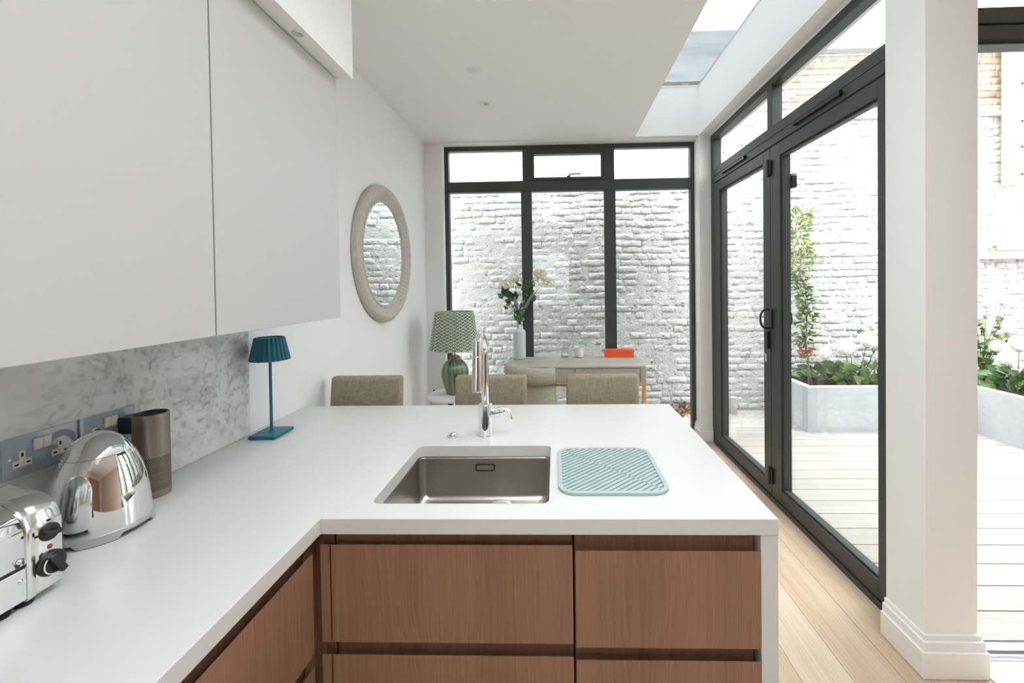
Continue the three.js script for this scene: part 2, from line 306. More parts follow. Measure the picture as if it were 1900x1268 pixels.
{ // oak floor, boards 190 mm wide running away from the camera
  const g = structure('floor');
  part('subfloor', bx(XW - 0.2, XR + 0.1, -0.2, -0.018, -4.3, ZR + 0.1, 0), M.limeMortar, g);
  srand(5);
  const L = [1.9, 1.6, 2.1], geos = {};
  for (let c = -14; c < 19; c++) {
    let x0 = Math.max(XW + 0.002, 1.275 + 0.19 * (c - 1)), x1 = Math.min(XR - 0.002, 1.275 + 0.19 * c);
    if (x1 - x0 < 0.02) continue;
    let z = -4.07 - rnd() * 1.2, zMin = x1 > 1.47 ? -1.69 : -4.07;
    while (z < ZR) {
      const len = L[Math.floor(rnd() * 3)], a = Math.max(z, zMin), b = Math.min(z + len, ZR - 0.002);
      z += len;
      if (b - a < 0.05) continue;
      const k = (x1 - x0).toFixed(3) + (b - a).toFixed(3) + (c % 3);
      const gm = geos[k] || (geos[k] = bx(0, x1 - x0 - 0.0012, -0.018, 0, 0, b - a - 0.0012, 0.0012, rnd(), rnd() * 2));
      part('floor_board', gm, M.oak[Math.floor(rnd() * 3)], g, [x0, 0, a]);
    }
  }
}
// ---------------------------------------------------------------- back window
{
  const g = structure('window_1', 'black framed full-height window in the end wall');
  const z0 = -4.27, z1 = -4.20, b = (n, x0, x1, y0, y1, a = z0, c = z1) => part(n, bx(x0, x1, y0, y1, a, c, 0.003), M.anthracite, g);
  b('post', -1.078, -1.036, 0, 2.845); b('post', 1.306, 1.346, 0, 2.845);
  b('head', -1.036, 1.306, 2.80, 2.845); b('sill', -1.036, 1.306, 0, 0.06);
  b('transom', -1.036, 1.306, 2.397, 2.50, z0, z1 + 0.004);
  b('mullion', -0.330, -0.227, 0.06, 2.397); b('mullion', 0.477, 0.586, 0.06, 2.397);
  b('mullion', -0.312, -0.223, 2.50, 2.80); b('mullion', 0.472, 0.577, 2.50, 2.80);
  const pane = (x0, x1, y0, y1) => part('pane', bx(x0, x1, y0, y1, -4.242, -4.236, 0), M.glass, g);
  pane(-1.04, -0.326, 0.056, 2.40); pane(-0.23, 0.48, 0.056, 2.40); pane(0.582, 1.31, 0.056, 2.40);
  pane(-1.04, -0.308, 2.496, 2.804); pane(0.573, 1.31, 2.496, 2.804);
  const s = subgroup('opening_sash', g), sb = (n, x0, x1, y0, y1) => part(n, bx(x0, x1, y0, y1, -4.262, -4.188, 0.003), M.anthracite, s);
  sb('stile', -0.221, -0.199, 2.502, 2.798); sb('stile', 0.449, 0.470, 2.502, 2.798); sb('rail', -0.199, 0.449, 2.752, 2.798); sb('rail', -0.199, 0.449, 2.502, 2.528);
  part('pane', bx(-0.202, 0.452, 2.525, 2.755, -4.242, -4.236, 0), M.glass, s);
  part('handle', join(bx(0.12, 0.15, 2.508, 2.536, -4.188, -4.168, 0.003), tube([[0.135, 2.53, -4.175], [0.15, 2.545, -4.17], [0.19, 2.55, -4.168], [0.25, 2.55, -4.168]], 0.006, 16, 8)), M.black, s);
}
// ---------------------------------------------------------------- folding garden doors on the right
{
  const g = structure('door_1', 'black framed pair of folding glass doors with toplights');
  const X0 = 1.45, X1 = 1.52, b = (n, z0, z1, y0, y1, p = g, x0 = X0, x1 = X1, m = M.anthracite) => part(n, bx(x0, x1, y0, y1, z0, z1, 0.003), m, p);
  b('post', -4.062, -3.99, 0, 2.848); b('post', -1.88, -1.80, 0, 2.848);
  b('head', -3.99, -1.88, 2.795, 2.848); b('threshold', -3.99, -1.88, 0.001, 0.028, g, 1.44, 1.54);
  b('transom', -3.99, -1.88, 2.455, 2.522); b('transom', -3.99, -1.88, 2.395, 2.453);
  b('toplight_mullion', -2.99, -2.925, 2.522, 2.795);
  part('pane', bx(1.497, 1.503, 2.518, 2.80, -3.994, -2.986, 0), M.glass, g); part('pane', bx(1.497, 1.503, 2.518, 2.80, -2.929, -1.876, 0), M.glass, g);
  const vent = (z0, z1) => { const v = subgroup('trickle_vent', g); part('cover', bx(1.432, 1.4495, 2.422, 2.442, z0, z1, 0.004), M.black, v); part('end_cap', bx(1.430, 1.4495, 2.419, 2.446, z1 - 0.02, z1 + 0.004, 0.004), M.black, v); part('end_cap', bx(1.430, 1.4495, 2.419, 2.446, z0 - 0.004, z0 + 0.02, 0.004), M.black, v); };
  vent(-3.75, -3.32); vent(-2.64, -2.22);
  for (const [za, zb, zs0, zs1] of [[-3.985, -2.958, -3.855, -3.055], [-2.952, -1.885, -2.83, -1.985]]) {
    const l = subgroup('door_leaf', g);
    b('stile', za, zs0, 0.032, 2.385, l); b('stile', zs1, zb, 0.032, 2.385, l);
    b('rail', zs0, zs1, 2.305, 2.385, l); b('rail', zs0, zs1, 0.032, 0.118, l);
    part('pane', bx(1.488, 1.494, 0.115, 2.31, zs0 - 0.004, zs1 + 0.004, 0), M.glass, l);
    const bead = 0.012; // sloped glazing bead round the pane
    b('glazing_bead', zs0, zs0 + bead, 0.118, 2.305, l, 1.462, 1.488); b('glazing_bead', zs1 - bead, zs1, 0.118, 2.305, l, 1.462, 1.488);
    b('glazing_bead', zs0 + bead, zs1 - bead, 0.118, 0.118 + bead, l, 1.462, 1.488); b('glazing_bead', zs0 + bead, zs1 - bead, 2.305 - bead, 2.305, l, 1.462, 1.488);
  }
  for (const y of [2.20, 0.12]) { const h = subgroup('hinge', g); part('hinge_plate', bx(1.436, 1.4495, y, y + 0.10, -2.985, -2.925, 0.003), M.black, h); part('hinge_pin', new THREE.CylinderGeometry(0.009, 0.009, 0.115, 14).translate(1.434, y + 0.05, -2.955), M.black, h); }
  for (const y of [2.09]) part('outer_hinge', bx(1.52, 1.55, y, y + 0.09, -2.86, -2.81, 0.003), M.black, g);
  const D = (sx) => [[1.485 + sx * 0.04, 1.297, -2.955], [1.485 + sx * 0.075, 1.296, -2.955], [1.485 + sx * 0.097, 1.275, -2.955], [1.485 + sx * 0.104, 1.235, -2.955], [1.485 + sx * 0.097, 1.195, -2.955], [1.485 + sx * 0.075, 1.174, -2.955], [1.485 + sx * 0.04, 1.173, -2.955]];
  for (const sx of [-1, 1]) { const h = subgroup('pull_handle', g); part('grip', tube(D(sx), 0.0065, 36, 10), M.black, h); part('backplate', bx(1.485 + sx * 0.036, 1.485 + sx * 0.046, 1.168, 1.302, -2.985, -2.925, 0.003), M.black, h); }
  const k = subgroup('lock', g); part('lock_body', bx(1.430, 1.4495, 1.03, 1.15, -3.0, -2.965, 0.004), M.black, k); part('key', join(bx(1.425, 1.436, 0.94, 0.995, -2.99, -2.97, 0.003), bx(1.42, 1.44, 0.985, 1.0, -2.984, -2.976, 0.002)), M.chromeSatin, k);
}
// ---------------------------------------------------------------- sliding garden door to the right of the pillar
{
  const g = structure('door_2', 'open sliding garden door with black head frame');
  const b = (n, x0, x1, y0, y1, z0, z1, m = M.anthracite) => part(n, bx(x0, x1, y0, y1, z0, z1, 0.003), m, g);
  b('head', 1.60, 4.58, 2.475, 2.535, -1.80, -1.725); b('head', 1.60, 4.58, 2.397, 2.473, -1.80, -1.735); b('drip_rail', 1.60, 4.58, 2.405, 2.415, -1.735, -1.728, M.black);
  b('top_rail', 1.60, 4.58, 2.82, 2.86, -1.79, -1.73); b('post', 4.52, 4.58, 0, 2.86, -1.80, -1.73); b('mullion', 3.0, 3.06, 2.535, 2.82, -1.79, -1.73);
  part('pane', bx(1.60, 3.0, 2.53, 2.825, -1.765, -1.759, 0), M.glass, g); part('pane', bx(3.06, 4.52, 2.53, 2.825, -1.765, -1.759, 0), M.glass, g);
  const l = subgroup('sliding_leaf', g);
  part('stile', bx(2.72, 2.79, 0.03, 2.395, -1.79, -1.75, 0.003), M.anthracite, l); part('stile', bx(4.45, 4.52, 0.03, 2.395, -1.79, -1.75, 0.003), M.anthracite, l);
  part('rail', bx(2.79, 4.45, 2.32, 2.395, -1.79, -1.75, 0.003), M.anthracite, l); part('rail', bx(2.79, 4.45, 0.03, 0.11, -1.79, -1.75, 0.003), M.anthracite, l);
  part('pane', bx(2.785, 4.455, 0.105, 2.325, -1.773, -1.767, 0), M.glass, l);
  b('track', 1.57, 4.6, 0.001, 0.006, -1.795, -1.69, M.aluminium);
  b('track_groove', 1.57, 4.6, 0.0058, 0.0066, -1.742, -1.724, M.black);
  for (const [z0, z1] of [[-1.792, -1.784], [-1.712, -1.706], [-1.696, -1.691]]) b('track_rib', 1.57, 4.6, 0.001, 0.014, z0, z1, M.aluminium);
  const s = part('sill', bx(1.59, 4.6, 0.001, 0.008, -1.69, -1.42, 0.002), M.stone, g); s.userData.label = 'pale stone sill inside the sliding door';
}
// ---------------------------------------------------------------- garden: painted brick wall, deck, house above
function brickGeo(l, h, s, lump, soft) { // front face towards +z at 0, edges fall back
  const nx = 5, ny = 3, rings = [], pos = [], idx = [];
  for (let j = 0; j <= ny + 2; j++) for (let i = 0; i <= nx + 2; i++) {
    const rim = i === 0 || j === 0 || i === nx + 2 || j === ny + 2, u = clamp((i - 1) / nx), v = clamp((j - 1) / ny);
    const e = Math.min(u, 1 - u) * l, f = Math.min(v, 1 - v) * h, ed = Math.min(e, f) / soft, drop = (1 - clamp(ed)) ** 2 * soft * 0.32;
    const n1 = hash(i, j, s) - 0.5, n2 = hash(i, j, s + 7) - 0.5, n3 = hash(i, j, s + 13) - 0.5;
    pos.push((u - 0.5) * l + (rim ? 0 : n1 * lump * 0.9), (v - 0.5) * h + (rim ? 0 : n2 * lump * 0.9), rim ? -0.035 : -drop + n3 * lump);
  }
  const w = nx + 3;
  for (let j = 0; j < ny + 2; j++) for (let i = 0; i < nx + 2; i++) { const a = j * w + i; idx.push(a, a + 1, a + w + 1, a, a + w + 1, a + w); }
  const g = new THREE.BufferGeometry(); g.setAttribute('position', new THREE.Float32BufferAttribute(pos, 3)); g.setIndex(idx); g.computeVertexNormals();
  const n = g.attributes.normal.clone(), o = uvBox(g.clone(), hash(s, 1, 2), hash(s, 2, 3));
  return o.setAttribute('normal', new THREE.BufferAttribute(new Float32Array(idx.flatMap((k) => [n.getX(k), n.getY(k), n.getZ(k)])), 3));
}
// courses of brick in the plane z; those inside a frame of `near` become meshes of their own, up to 300
function courses(parent, z, X0, X1, Y0, Y1, { pitch = 0.0765, joint = 0.010, mats, lump = 0.006, soft = 0.014, near = [], s = 1, jitter = 0.004, cut = 0.232, wave = 0 }) {
  srand(900 + s);
  const kinds = [cut - joint, cut / 2 - joint].map((l) => Array.from({ length: 8 }, (_, k) => brickGeo(l, pitch - joint, s * 31 + k, lump, soft))), list = [];
  for (let y = Y0 + pitch / 2, r = 0; y < Y1; y += pitch, r++) {
    let x = X0 - rnd() * cut, k = r % 2;
    while (x < X1) {
      const head = (k++ % 3 === 2) || rnd() < 0.12 ? 1 : 0, l = head ? cut / 2 : cut;
      if (x + l > X0 && x < X1) list.push([kinds[head][Math.floor(rnd() * 8)], x + l / 2, y + rr(-1, 1) * jitter + wave * (fbm((x + 9) / 20, y / 20, 36, 20, 71, 3) - 0.5) * 0.05, z + rr(-1, 1) * jitter * 0.9 + wave * (fbm((x + 9) / 20, y / 20, 40, 60, 77, 3) - 0.5) * 0.014, rr(-1, 1) * 0.012, Math.floor(rnd() * mats.length), rr(-1, 1) * 0.03]);
      x += l;
    }
  }
  let n = 0; const rest = new Map();
  for (const b of list) {
    if (n < 300 && near.some(([a, c, d, e]) => b[1] > a && b[1] < c && b[2] > d && b[2] < e)) { const m = part('brick', b[0], mats[b[5]], parent, [b[1], b[2], b[3]]); m.rotation.z = b[4]; m.rotation.x = b[6]; n++; continue; }
    const key = b[0].uuid + b[5]; if (!rest.has(key)) rest.set(key, []); rest.get(key).push(b);
  }
  const stuff = new Map(), o = new THREE.Object3D();
  for (const bs of rest.values()) for (const b of bs) {
    o.position.set(b[1], b[2], b[3]); o.rotation.set(b[6], 0, b[4]); o.updateMatrix();
    const g = b[0].clone().applyMatrix4(o.matrix); if (!stuff.has(b[5])) stuff.set(b[5], []); stuff.get(b[5]).push(g);
  }
  for (const [k, gs] of stuff) part('brickwork', mergeGeometries(gs), mats[k], parent).userData.kind = 'stuff';
}
const ZG = -5.05;
{
  const g = structure('wall_garden', 'white painted old brick garden wall');
  courses(g, ZG, -2.4, 7.2, 0, 2.66, { mats: M.paint, near: [[-1.22, 1.58, 0.62, 2.52]], s: 1, wave: 1, jitter: 0.005, lump: 0.010, joint: 0.007 });
  courses(g, ZG, 1.75, 7.2, 2.66, 3.36, { mats: M.paint, s: 2, wave: 1, lump: 0.008, joint: 0.008 });
  courses(g, ZG, 1.75, 2.55, 3.36, 3.74, { mats: M.paint, s: 6, wave: 1, lump: 0.008, joint: 0.008 });
  part('wall_core', bx(-2.4, 7.2, -0.2, 3.36, ZG - 0.2, ZG - 0.03, 0), M.mortarPaint, g);
  { // uneven skin of old mortar and paint between the bricks: proud of them here and there
    const nx = 340, ny = 120, rows = [];
    for (let j = 0; j <= ny; j++) { const r = []; for (let i = 0; i <= nx; i++) { const u = i / nx, v = j / ny; r.push([-2.4 + 9.6 * u, -0.1 + 3.5 * v, ZG - 0.0035 + 0.014 * (fbm(u, v, 60, 26, 141, 3) - 0.5) + 0.010 * (fbm(u, v, 170, 80, 143, 2) - 0.5)]); } rows.push(r); }
    part('mortar', uvBoxSmooth(loft(rows, { closed: false })), M.mortarPaint, g);
  }
  const r = part('render_band', bx(-2.4, 1.75, 2.655, 3.74, ZG - 0.05, ZG + 0.004, 0.004), M.render, g); r.userData.label = 'smooth white rendered upper part of the wall';
  part('coping', bx(2.55, 7.2, 3.33, 3.375, ZG - 0.1, ZG + 0.045, 0.006), M.render, g);
  const u = structure('wall_neighbour', 'bare yellow stock brickwork of the neighbouring house');
  courses(u, ZG - 0.01, -2.4, 2.55, 3.74, 3.81, { mats: M.brick, lump: 0.003, soft: 0.006, s: 3, near: [[0.6, 2.55, 3.7, 3.9]] });
  courses(u, ZG - 0.01, 2.55, 7.2, 3.46, 4.07, { mats: M.brick, lump: 0.003, soft: 0.006, s: 4, near: [[2.5, 5.2, 3.4, 4.1]] });
  courses(u, ZG - 0.004, 2.55, 7.2, 3.375, 3.46, { mats: M.paint, lump: 0.006, soft: 0.012, s: 5 });
  part('mortar', bx(-2.4, 2.55, 3.36, 3.82, ZG - 0.25, ZG - 0.019, 0), M.limeMortar, u);
  part('mortar', bx(2.55, 7.2, 3.36, 4.07, ZG - 0.25, ZG - 0.019, 0), M.limeMortar, u);
  const f = structure('roof_neighbour', 'grey slate roof of the neighbouring house');
  part('slate_slope', loft([[[-3, 3.815, ZG + 0.0], [2.56, 3.815, ZG + 0.0]], [[-3, 4.90, ZG - 0.90], [2.56, 4.90, ZG - 0.90]]], { closed: false }), M.slate, f);
  part('slate_slope', loft([[[2.56, 4.16, ZG + 0.02], [7.2, 4.16, ZG + 0.02]], [[2.56, 5.0, ZG - 0.90], [7.2, 5.0, ZG - 0.90]]], { closed: false }), M.slate, f);
  part('gutter', bx(2.55, 7.2, 4.09, 4.17, ZG - 0.05, ZG + 0.10, 0.02), std({ color: lin(0.5, 0.5, 0.53), roughness: 0.5 }), f);
}
{
  const s = structure('ground_garden');
  part('gravel_bed', bx(-2.4, 1.55, -0.2, -0.012, ZG, -4.31, 0), M.gravelBed, s);
  part('deck_base', bx(1.54, 7.2, -0.25, -0.06, ZG, -1.85, 0), M.rubber, s);
  part('earth', bx(-12, 12, -0.5, -0.26, -14, 8, 0), M.gravelBed, s);
}
{
  const d = structure('deck', 'weathered pale timber deck');
  srand(77);
  const gs = [0, 1, 2, 3].map((k) => bx(0, 5.6, -0.028, -0.004, 0.0, 0.1585, 0.002, rnd(), rnd(), true));
  for (let k = 0, z = -1.962; z > ZG - 0.1; k++, z -= 0.1645) part('deck_board', gs[k % 4], M.deck[(k * 7 % 5) % 2], d, [1.57 - (k % 2) * 0.014, 0, z]);
  part('deck_edge', bx(1.57, 7.1, -0.028, -0.004, -1.793, -1.80, 0.001), M.deck[0], d);
}
// ---------------------------------------------------------------- kitchen units
const XF = -0.605, ZF = -1.069, ZK = -2.10, XE = 0.541;             // worktop: inner edge of the left run, front, back and end of the peninsula
{
  const t = thing('worktop', 'white solid-surface L-shaped worktop with a cut-out for the sink and a waterfall end panel', 'worktop');
  const sink = roundRect(0.482, 0.416, 0.022).map(([x, z]) => [x - 0.268, z - 1.354]).reverse();
  const hole = [[-0.410, -1.662]].flatMap(([x, z]) => Array.from({ length: 20 }, (_, k) => [x + 0.014 * Math.cos(-k / 10 * Math.PI), z + 0.014 * Math.sin(-k / 10 * Math.PI)]));
  part('worktop_slab', uvBox(slab([[XW + 0.002, 1.6], [XF, 1.6], [XF, ZF], [XE, ZF], [XE, ZK], [XW + 0.002, ZK]], 0.859, 0.9, 0.002, [sink])), M.worktop, t);
  part('end_panel', bx(0.4985, XE, 0.001, 0.859, ZK + 0.002, ZF - 0.002, 0.002), M.worktop, t);
}
// drawer front with its top edge cut back at a slant as a finger pull
function frontPanel(face, x0, x1, y0, y1, z0, z1, du, dv) {
  const t = 0.022, f = face === 'z' ? z1 : x1, pts = [[f - t, y0], [f, y0], [f, y1], [f - t, y1 - 0.024]];
  const g = face === 'z' ? extrude(pts, x1 - x0, 0.001).rotateY(-Math.PI / 2).translate(x1, 0, 0) : extrude(pts, z1 - z0, 0.001).translate(0, 0, z0);
  return uvBox(g, du, dv);
}
function baseUnit(name, label, x0, x1, z0, z1, face, fronts, o = {}) { // panels of a base unit; face 'z' opens towards the camera, 'x' to the right
  const t = thing(name, label, 'cabinet'), k = 0.018, dk = M.veneer;
  const inset = face === 'z' ? [x0, x1, z0, z1 - 0.045] : [x0, x1 - 0.045, z0, z1];
  const [a, b, c, d] = inset;
  const c0 = [];
  c0.push(bx(a, b, 0.10, 0.118, c, d), bx(a, a + (face === 'z' ? k : 0.01), 0.10, 0.857, c, d), bx(b - (face === 'z' ? k : 0.01), b, 0.10, 0.857, c, d));
  if (face === 'z') c0.push(bx(a, b, 0.10, 0.857, c, c + 0.01)); else c0.push(bx(a, b, 0.10, 0.857, c, c + k), bx(a, b, 0.10, 0.857, d - k, d));
  part('carcass', join(c0), dk, t);
  part('plinth', face === 'z' ? bx(x0, x1, 0.001, 0.098, z1 - 0.09, z1 - 0.075) : bx(x1 - 0.09, x1 - 0.075, 0.001, 0.098, z0, z1), dk, t);
  let top = 0.8585;
  fronts.forEach(([y0, y1], i) => {
    const dv = 0.13 * i + (o.dv || 0), du = o.du || 0, ft = o.proud || 0;
    // the finger channel above the drawer, then the drawer front itself
    part('finger_channel', face === 'z' ? bx(x0 + 0.002, x1 - (o.chan || 0.002), y1 - 0.045, top, z1 - 0.040, z1 - 0.028, 0.001, du, dv) : bx(x1 - 0.040, x1 - 0.028, y1 - 0.045, top, z0 + 0.002, z1 - 0.002, 0.001, du, dv), M.veneer, t);
    const dr = subgroup('drawer', t);
    part('drawer_front', face === 'z' ? frontPanel('z', x0 + 0.0015, x1 - 0.0015, y0, y1, 0, z1 + ft, du, dv) : frontPanel('x', 0, x1, y0, y1, z0 + 0.0015, z1 - 0.0015, du, dv), M.veneer, dr);
    part('drawer_box', face === 'z' ? join([bx(x0 + 0.03, x1 - 0.03, y0 + 0.01, y0 + 0.02, z0 + 0.03, z1 - 0.045), bx(x0 + 0.03, x1 - 0.03, y0 + 0.02, y0 + 0.10, z1 - 0.058, z1 - 0.045)]) : join([bx(x0 + 0.03, x1 - 0.06, y0 + 0.01, y0 + 0.02, z0 + 0.03, z1 - 0.03)]), dk, dr);
    top = y0;
  });
  return t;
}
const ZD = ZF - 0.008;
baseUnit('base_cabinet', 'wide wood-veneer drawer unit under the sink, left of the thin black joint', -0.586, 0.0345, -1.69, ZD, 'z', [[0.577, 0.829], [0.30, 0.545], [0.11, 0.268]], { du: 0.07 });
baseUnit('base_cabinet', 'narrower wood-veneer drawer unit under the draining mat, beside the white end panel', 0.0375, 0.4985, -1.69, ZD + 0.004, 'z', [[0.574, 0.8195], [0.30, 0.543], [0.11, 0.268]], { du: 0.33, dv: 0.4, chan: 0.006, proud: 0.003 });
baseUnit('base_cabinet', 'wood-veneer drawer unit under the left worktop run, next to the inner corner', -1.235, -0.612, -1.045, -0.15, 'x', [[0.577, 0.828], [0.30, 0.545], [0.11, 0.268]], { du: 0.2, dv: 0.2 });
baseUnit('base_cabinet', 'wood-veneer drawer unit at the near end of the left worktop run', -1.235, -0.612, -0.146, 0.75, 'x', [[0.577, 0.828], [0.30, 0.545], [0.11, 0.268]], { du: 0.5, dv: 0.6 });
{
  const t = thing('corner_post', 'narrow wood-veneer filler strip in the inner corner between the two cabinet runs', 'filler strip');
  part('strip', join([frontPanel('z', -0.612, -0.5885, 0.577, 0.829, 0, ZD, 0.4, 0), frontPanel('z', -0.612, -0.5885, 0.11, 0.545, 0, ZD, 0.4, 0.13)]), M.veneer, t);
  part('backing', join([bx(-0.640, -0.5885, 0.10, 0.857, ZD - 0.040, ZD - 0.028, 0.001), bx(-0.652, -0.640, 0.10, 0.857, ZD - 0.03, -1.047, 0.001)]), M.veneer, t);
}
// wall cupboards with plain doors
function wallUnit(label, z0, z1) {
  const t = thing('wall_cabinet', label, 'cabinet'), x0 = XW + 0.004, x1 = -0.882;
  part('carcass', join([bx(x0, x1, 1.367, 1.385, z0, z1), bx(x0, x1, 2.295, 2.313, z0, z1), bx(x0, x1, 1.385, 2.295, z0, z0 + 0.018), bx(x0, x1, 1.385, 2.295, z1 - 0.018, z1), bx(x0, x0 + 0.008, 1.385, 2.295, z0 + 0.018, z1 - 0.018)]), M.lacquer, t);
  part('door', bx(-0.880, -0.860, 1.367, 2.311, z0 + 0.0015, z1 - 0.0015, 0.0015), M.lacquer, t);
}
wallUnit('plain white handleless wall cupboard at the far end of the row, beside the mirror wall', -1.698, -1.0675);
wallUnit('plain white handleless wall cupboard nearer the camera, over the toaster', -1.0655, -0.437);
wallUnit('white handleless wall cupboard at the near end, past the left picture edge', -0.435, 0.20);
{
  const m = mesh('splashback', bx(XW + 0.0005, XW + 0.0125, 0.9005, 1.366, -1.6965, 1.5, 0.001), M.marble); tag(m, 'polished white marble splashback with grey veins behind the worktop', 'splashback');
}
{ // undermounted sink
  const t = thing('sink', 'square brushed steel sink set under the white worktop', 'sink', [-0.268, 0, -1.354]);
  const w = 0.488, d = 0.422, rings = [], add = (ww, dd, r, y) => rings.push(roundRect(ww, dd, r, 7).map(([x, z]) => [x, y, z]).reverse());
  add(w + 0.04, d + 0.04, 0.03, 0.8585); add(w, d, 0.024, 0.8585); add(w - 0.002, d - 0.002, 0.024, 0.85); add(w - 0.008, d - 0.008, 0.026, 0.745); add(w - 0.014, d - 0.014, 0.028, 0.72); add(w - 0.03, d - 0.03, 0.03, 0.708); add(w - 0.06, d - 0.06, 0.03, 0.704); add(0.1, 0.1, 0.04, 0.703);
  part('basin', uvBox(loft(rings, { capB: true })), M.steel, t);
  const o = subgroup('overflow', t); // slot on the far side
  part('overflow_rim', join([bx(-0.035, 0.035, 0.829, 0.833, -0.2085, -0.2045, 0.001), bx(-0.035, 0.035, 0.807, 0.811, -0.2085, -0.2045, 0.001), bx(-0.035, -0.031, 0.811, 0.829, -0.2085, -0.2045, 0.001), bx(0.031, 0.035, 0.811, 0.829, -0.2085, -0.2045, 0.001)]), M.black, o);
  part('overflow_cover', bx(-0.031, 0.031, 0.811, 0.829, -0.2085, -0.2065, 0.001), M.steel, o);
  part('drain', lathe([[0, 0.004], [0.03, 0.006], [0.043, 0.005], [0.045, 0], [0.045, -0.003]], 40).translate(0.058, 0.7045, -0.150), M.chromeSatin, t);
}
{ // mixer tap
  const t = thing('mixer_tap', 'tall chrome kitchen mixer tap with a curved pull-out spout', 'tap', [-0.283, 0.9005, -1.675]);
  part('tap_body', lathe([[0, 0], [0.029, 0], [0.0295, 0.002], [0.028, 0.004], [0.028, 0.119], [0.0275, 0.122], [0.02, 0.124], [0.0155, 0.1245]], 40), M.chrome, t);
  const arc = [[0, 0.122, 0], [0, 0.2, 0], [0, 0.3, 0]]; for (let k = 1; k <= 10; k++) { const a = Math.PI - k / 10 * Math.PI * 0.93; arc.push([0, 0.315 + 0.084 * Math.sin(a), 0.084 + 0.084 * Math.cos(a)]); }
  part('gooseneck', tube(arc, 0.0145, 60, 20), M.chrome, t);
  const s = subgroup('spout', t, [0, 0.335, 0.165]); s.rotation.x = -0.07;
  part('spray_head', lathe([[0, -0.125], [0.0155, -0.125], [0.0175, -0.12], [0.016, -0.02], [0.0152, -0.001]], 32), M.chromeSatin, s);
  part('joint_ring', lathe([[0.0152, -0.001], [0.0142, 0.0], [0.0142, 0.002], [0.015, 0.003], [0.0148, 0.055]], 32), M.chromeSatin, s);
  const l = subgroup('lever', t, [0.02, 0.086, 0.005]);
  part('lever_barrel', lathe([[0, 0], [0.0165, 0], [0.0165, 0.028], [0.0155, 0.029], [0.0155, 0.031], [0.0165, 0.032], [0.0165, 0.055], [0.013, 0.062], [0, 0.063]], 28).rotateZ(-Math.PI / 2 + 0.22), M.chrome, l);
  part('lever_blade', taperTube([[0.055, 0.016, 0], [0.07, 0.013, 0.002], [0.079, 0.0, 0.006], [0.085, -0.02, 0.01]], (q) => 0.0075 - 0.004 * q, 16, 12), M.chrome, l);
}
{ const b = mesh('drain_button', join(lathe([[0, 0.0115], [0.012, 0.011], [0.0145, 0.009], [0.0145, 0.005], [0.016, 0.005], [0.022, 0.003], [0.0225, 0.0005]], 36)), M.chrome, scene, [-0.410, 0.9005, -1.662]); tag(b, 'small round chrome waste control button on the worktop behind the sink', 'button'); }
{ // ribbed silicone draining mat
  const t = thing('draining_mat', 'pale teal ribbed silicone draining mat beside the sink', 'mat', [0.156, 0.9005, -1.353]);
  const out = roundRect(0.315, 0.335, 0.05, 10), inn = roundRect(0.289, 0.309, 0.038, 10);
  part('mat_base', slab(out, 0, 0.0025, 0.0006), M.matTeal, t);
  part('mat_rim', slab(out, 0.0025, 0.0085, 0.0012, [inn.slice().reverse()]), M.matTeal, t);
  // ribs run diagonally and step along the other diagonal
  const w = 0.1445, d = 0.1545, r = 0.038, inside = (x, z) => { const ax = Math.abs(x), az = Math.abs(z); if (ax > w || az > d) return false; return ax < w - r || az < d - r || Math.hypot(ax - w + r, az - d + r) < r; };
  const A = -0.77, dx = Math.cos(A), dz = Math.sin(A);
  for (let k = -15; k <= 15; k++) for (const side of [-1, 1]) {
    const off = k * 0.0156 + (side > 0 ? 0.0078 : 0), px = -dz * off, pz = dx * off; let s0 = null, s1 = null;
    for (let s = 0.001; s < 0.3; s += 0.001) { const x = px + dx * s * side, z = pz + dz * s * side; if (inside(x, z)) { if (s0 === null) s0 = s; s1 = s; } else if (s0 !== null) break; }
    if (s0 === null || s1 - s0 < 0.006) continue;
    const len = s1 - s0 + 0.002, g = new RoundedBoxGeometry(len, 0.0055, 0.0086, 2, 0.002).translate(0, 0.0048, 0).rotateY(-A).translate(px + dx * side * (s0 + s1) / 2, 0, pz + dz * side * (s0 + s1) / 2);
    part('rib', g, M.matTeal, t);
  }
}
{ // cordless table lamp
  const t = thing('table_lamp', 'slim petrol-blue cordless table lamp with a pleated metal shade', 'lamp', [-1.147, 0.9005, -1.69]);
  part('base_plate', new RoundedBoxGeometry(0.108, 0.013, 0.125, 3, 0.004).translate(0, 0.0065, 0), M.teal, t);
  part('pole', lathe([[0.018, 0.0135], [0.012, 0.015], [0.0058, 0.018], [0.0054, 0.31], [0.0054, 0.372]], 20), M.teal, t);
  const ring = (r, y, amp) => Array.from({ length: 192 }, (_, k) => { const a = k / 192 * Math.PI * 2, q = r + amp * Math.cos(a * 24); return [q * Math.cos(-a), y, q * Math.sin(-a)]; });
  part('lamp_shade', loft([ring(0.046, 0.300, 0.001), ring(0.047, 0.385, 0.001), ring(0.0495, 0.391, 0.0015), ring(0.052, 0.389, 0.0022), ring(0.0695, 0.302, 0.003), ring(0.0690, 0.300, 0.003), ring(0.066, 0.302, 0.003), ring(0.05, 0.384, 0.0018)].slice(2)), M.teal, t);
  part('shade_top', lathe([[0, 0.386], [0.0485, 0.386], [0.0495, 0.389]], 48), M.teal, t);
}
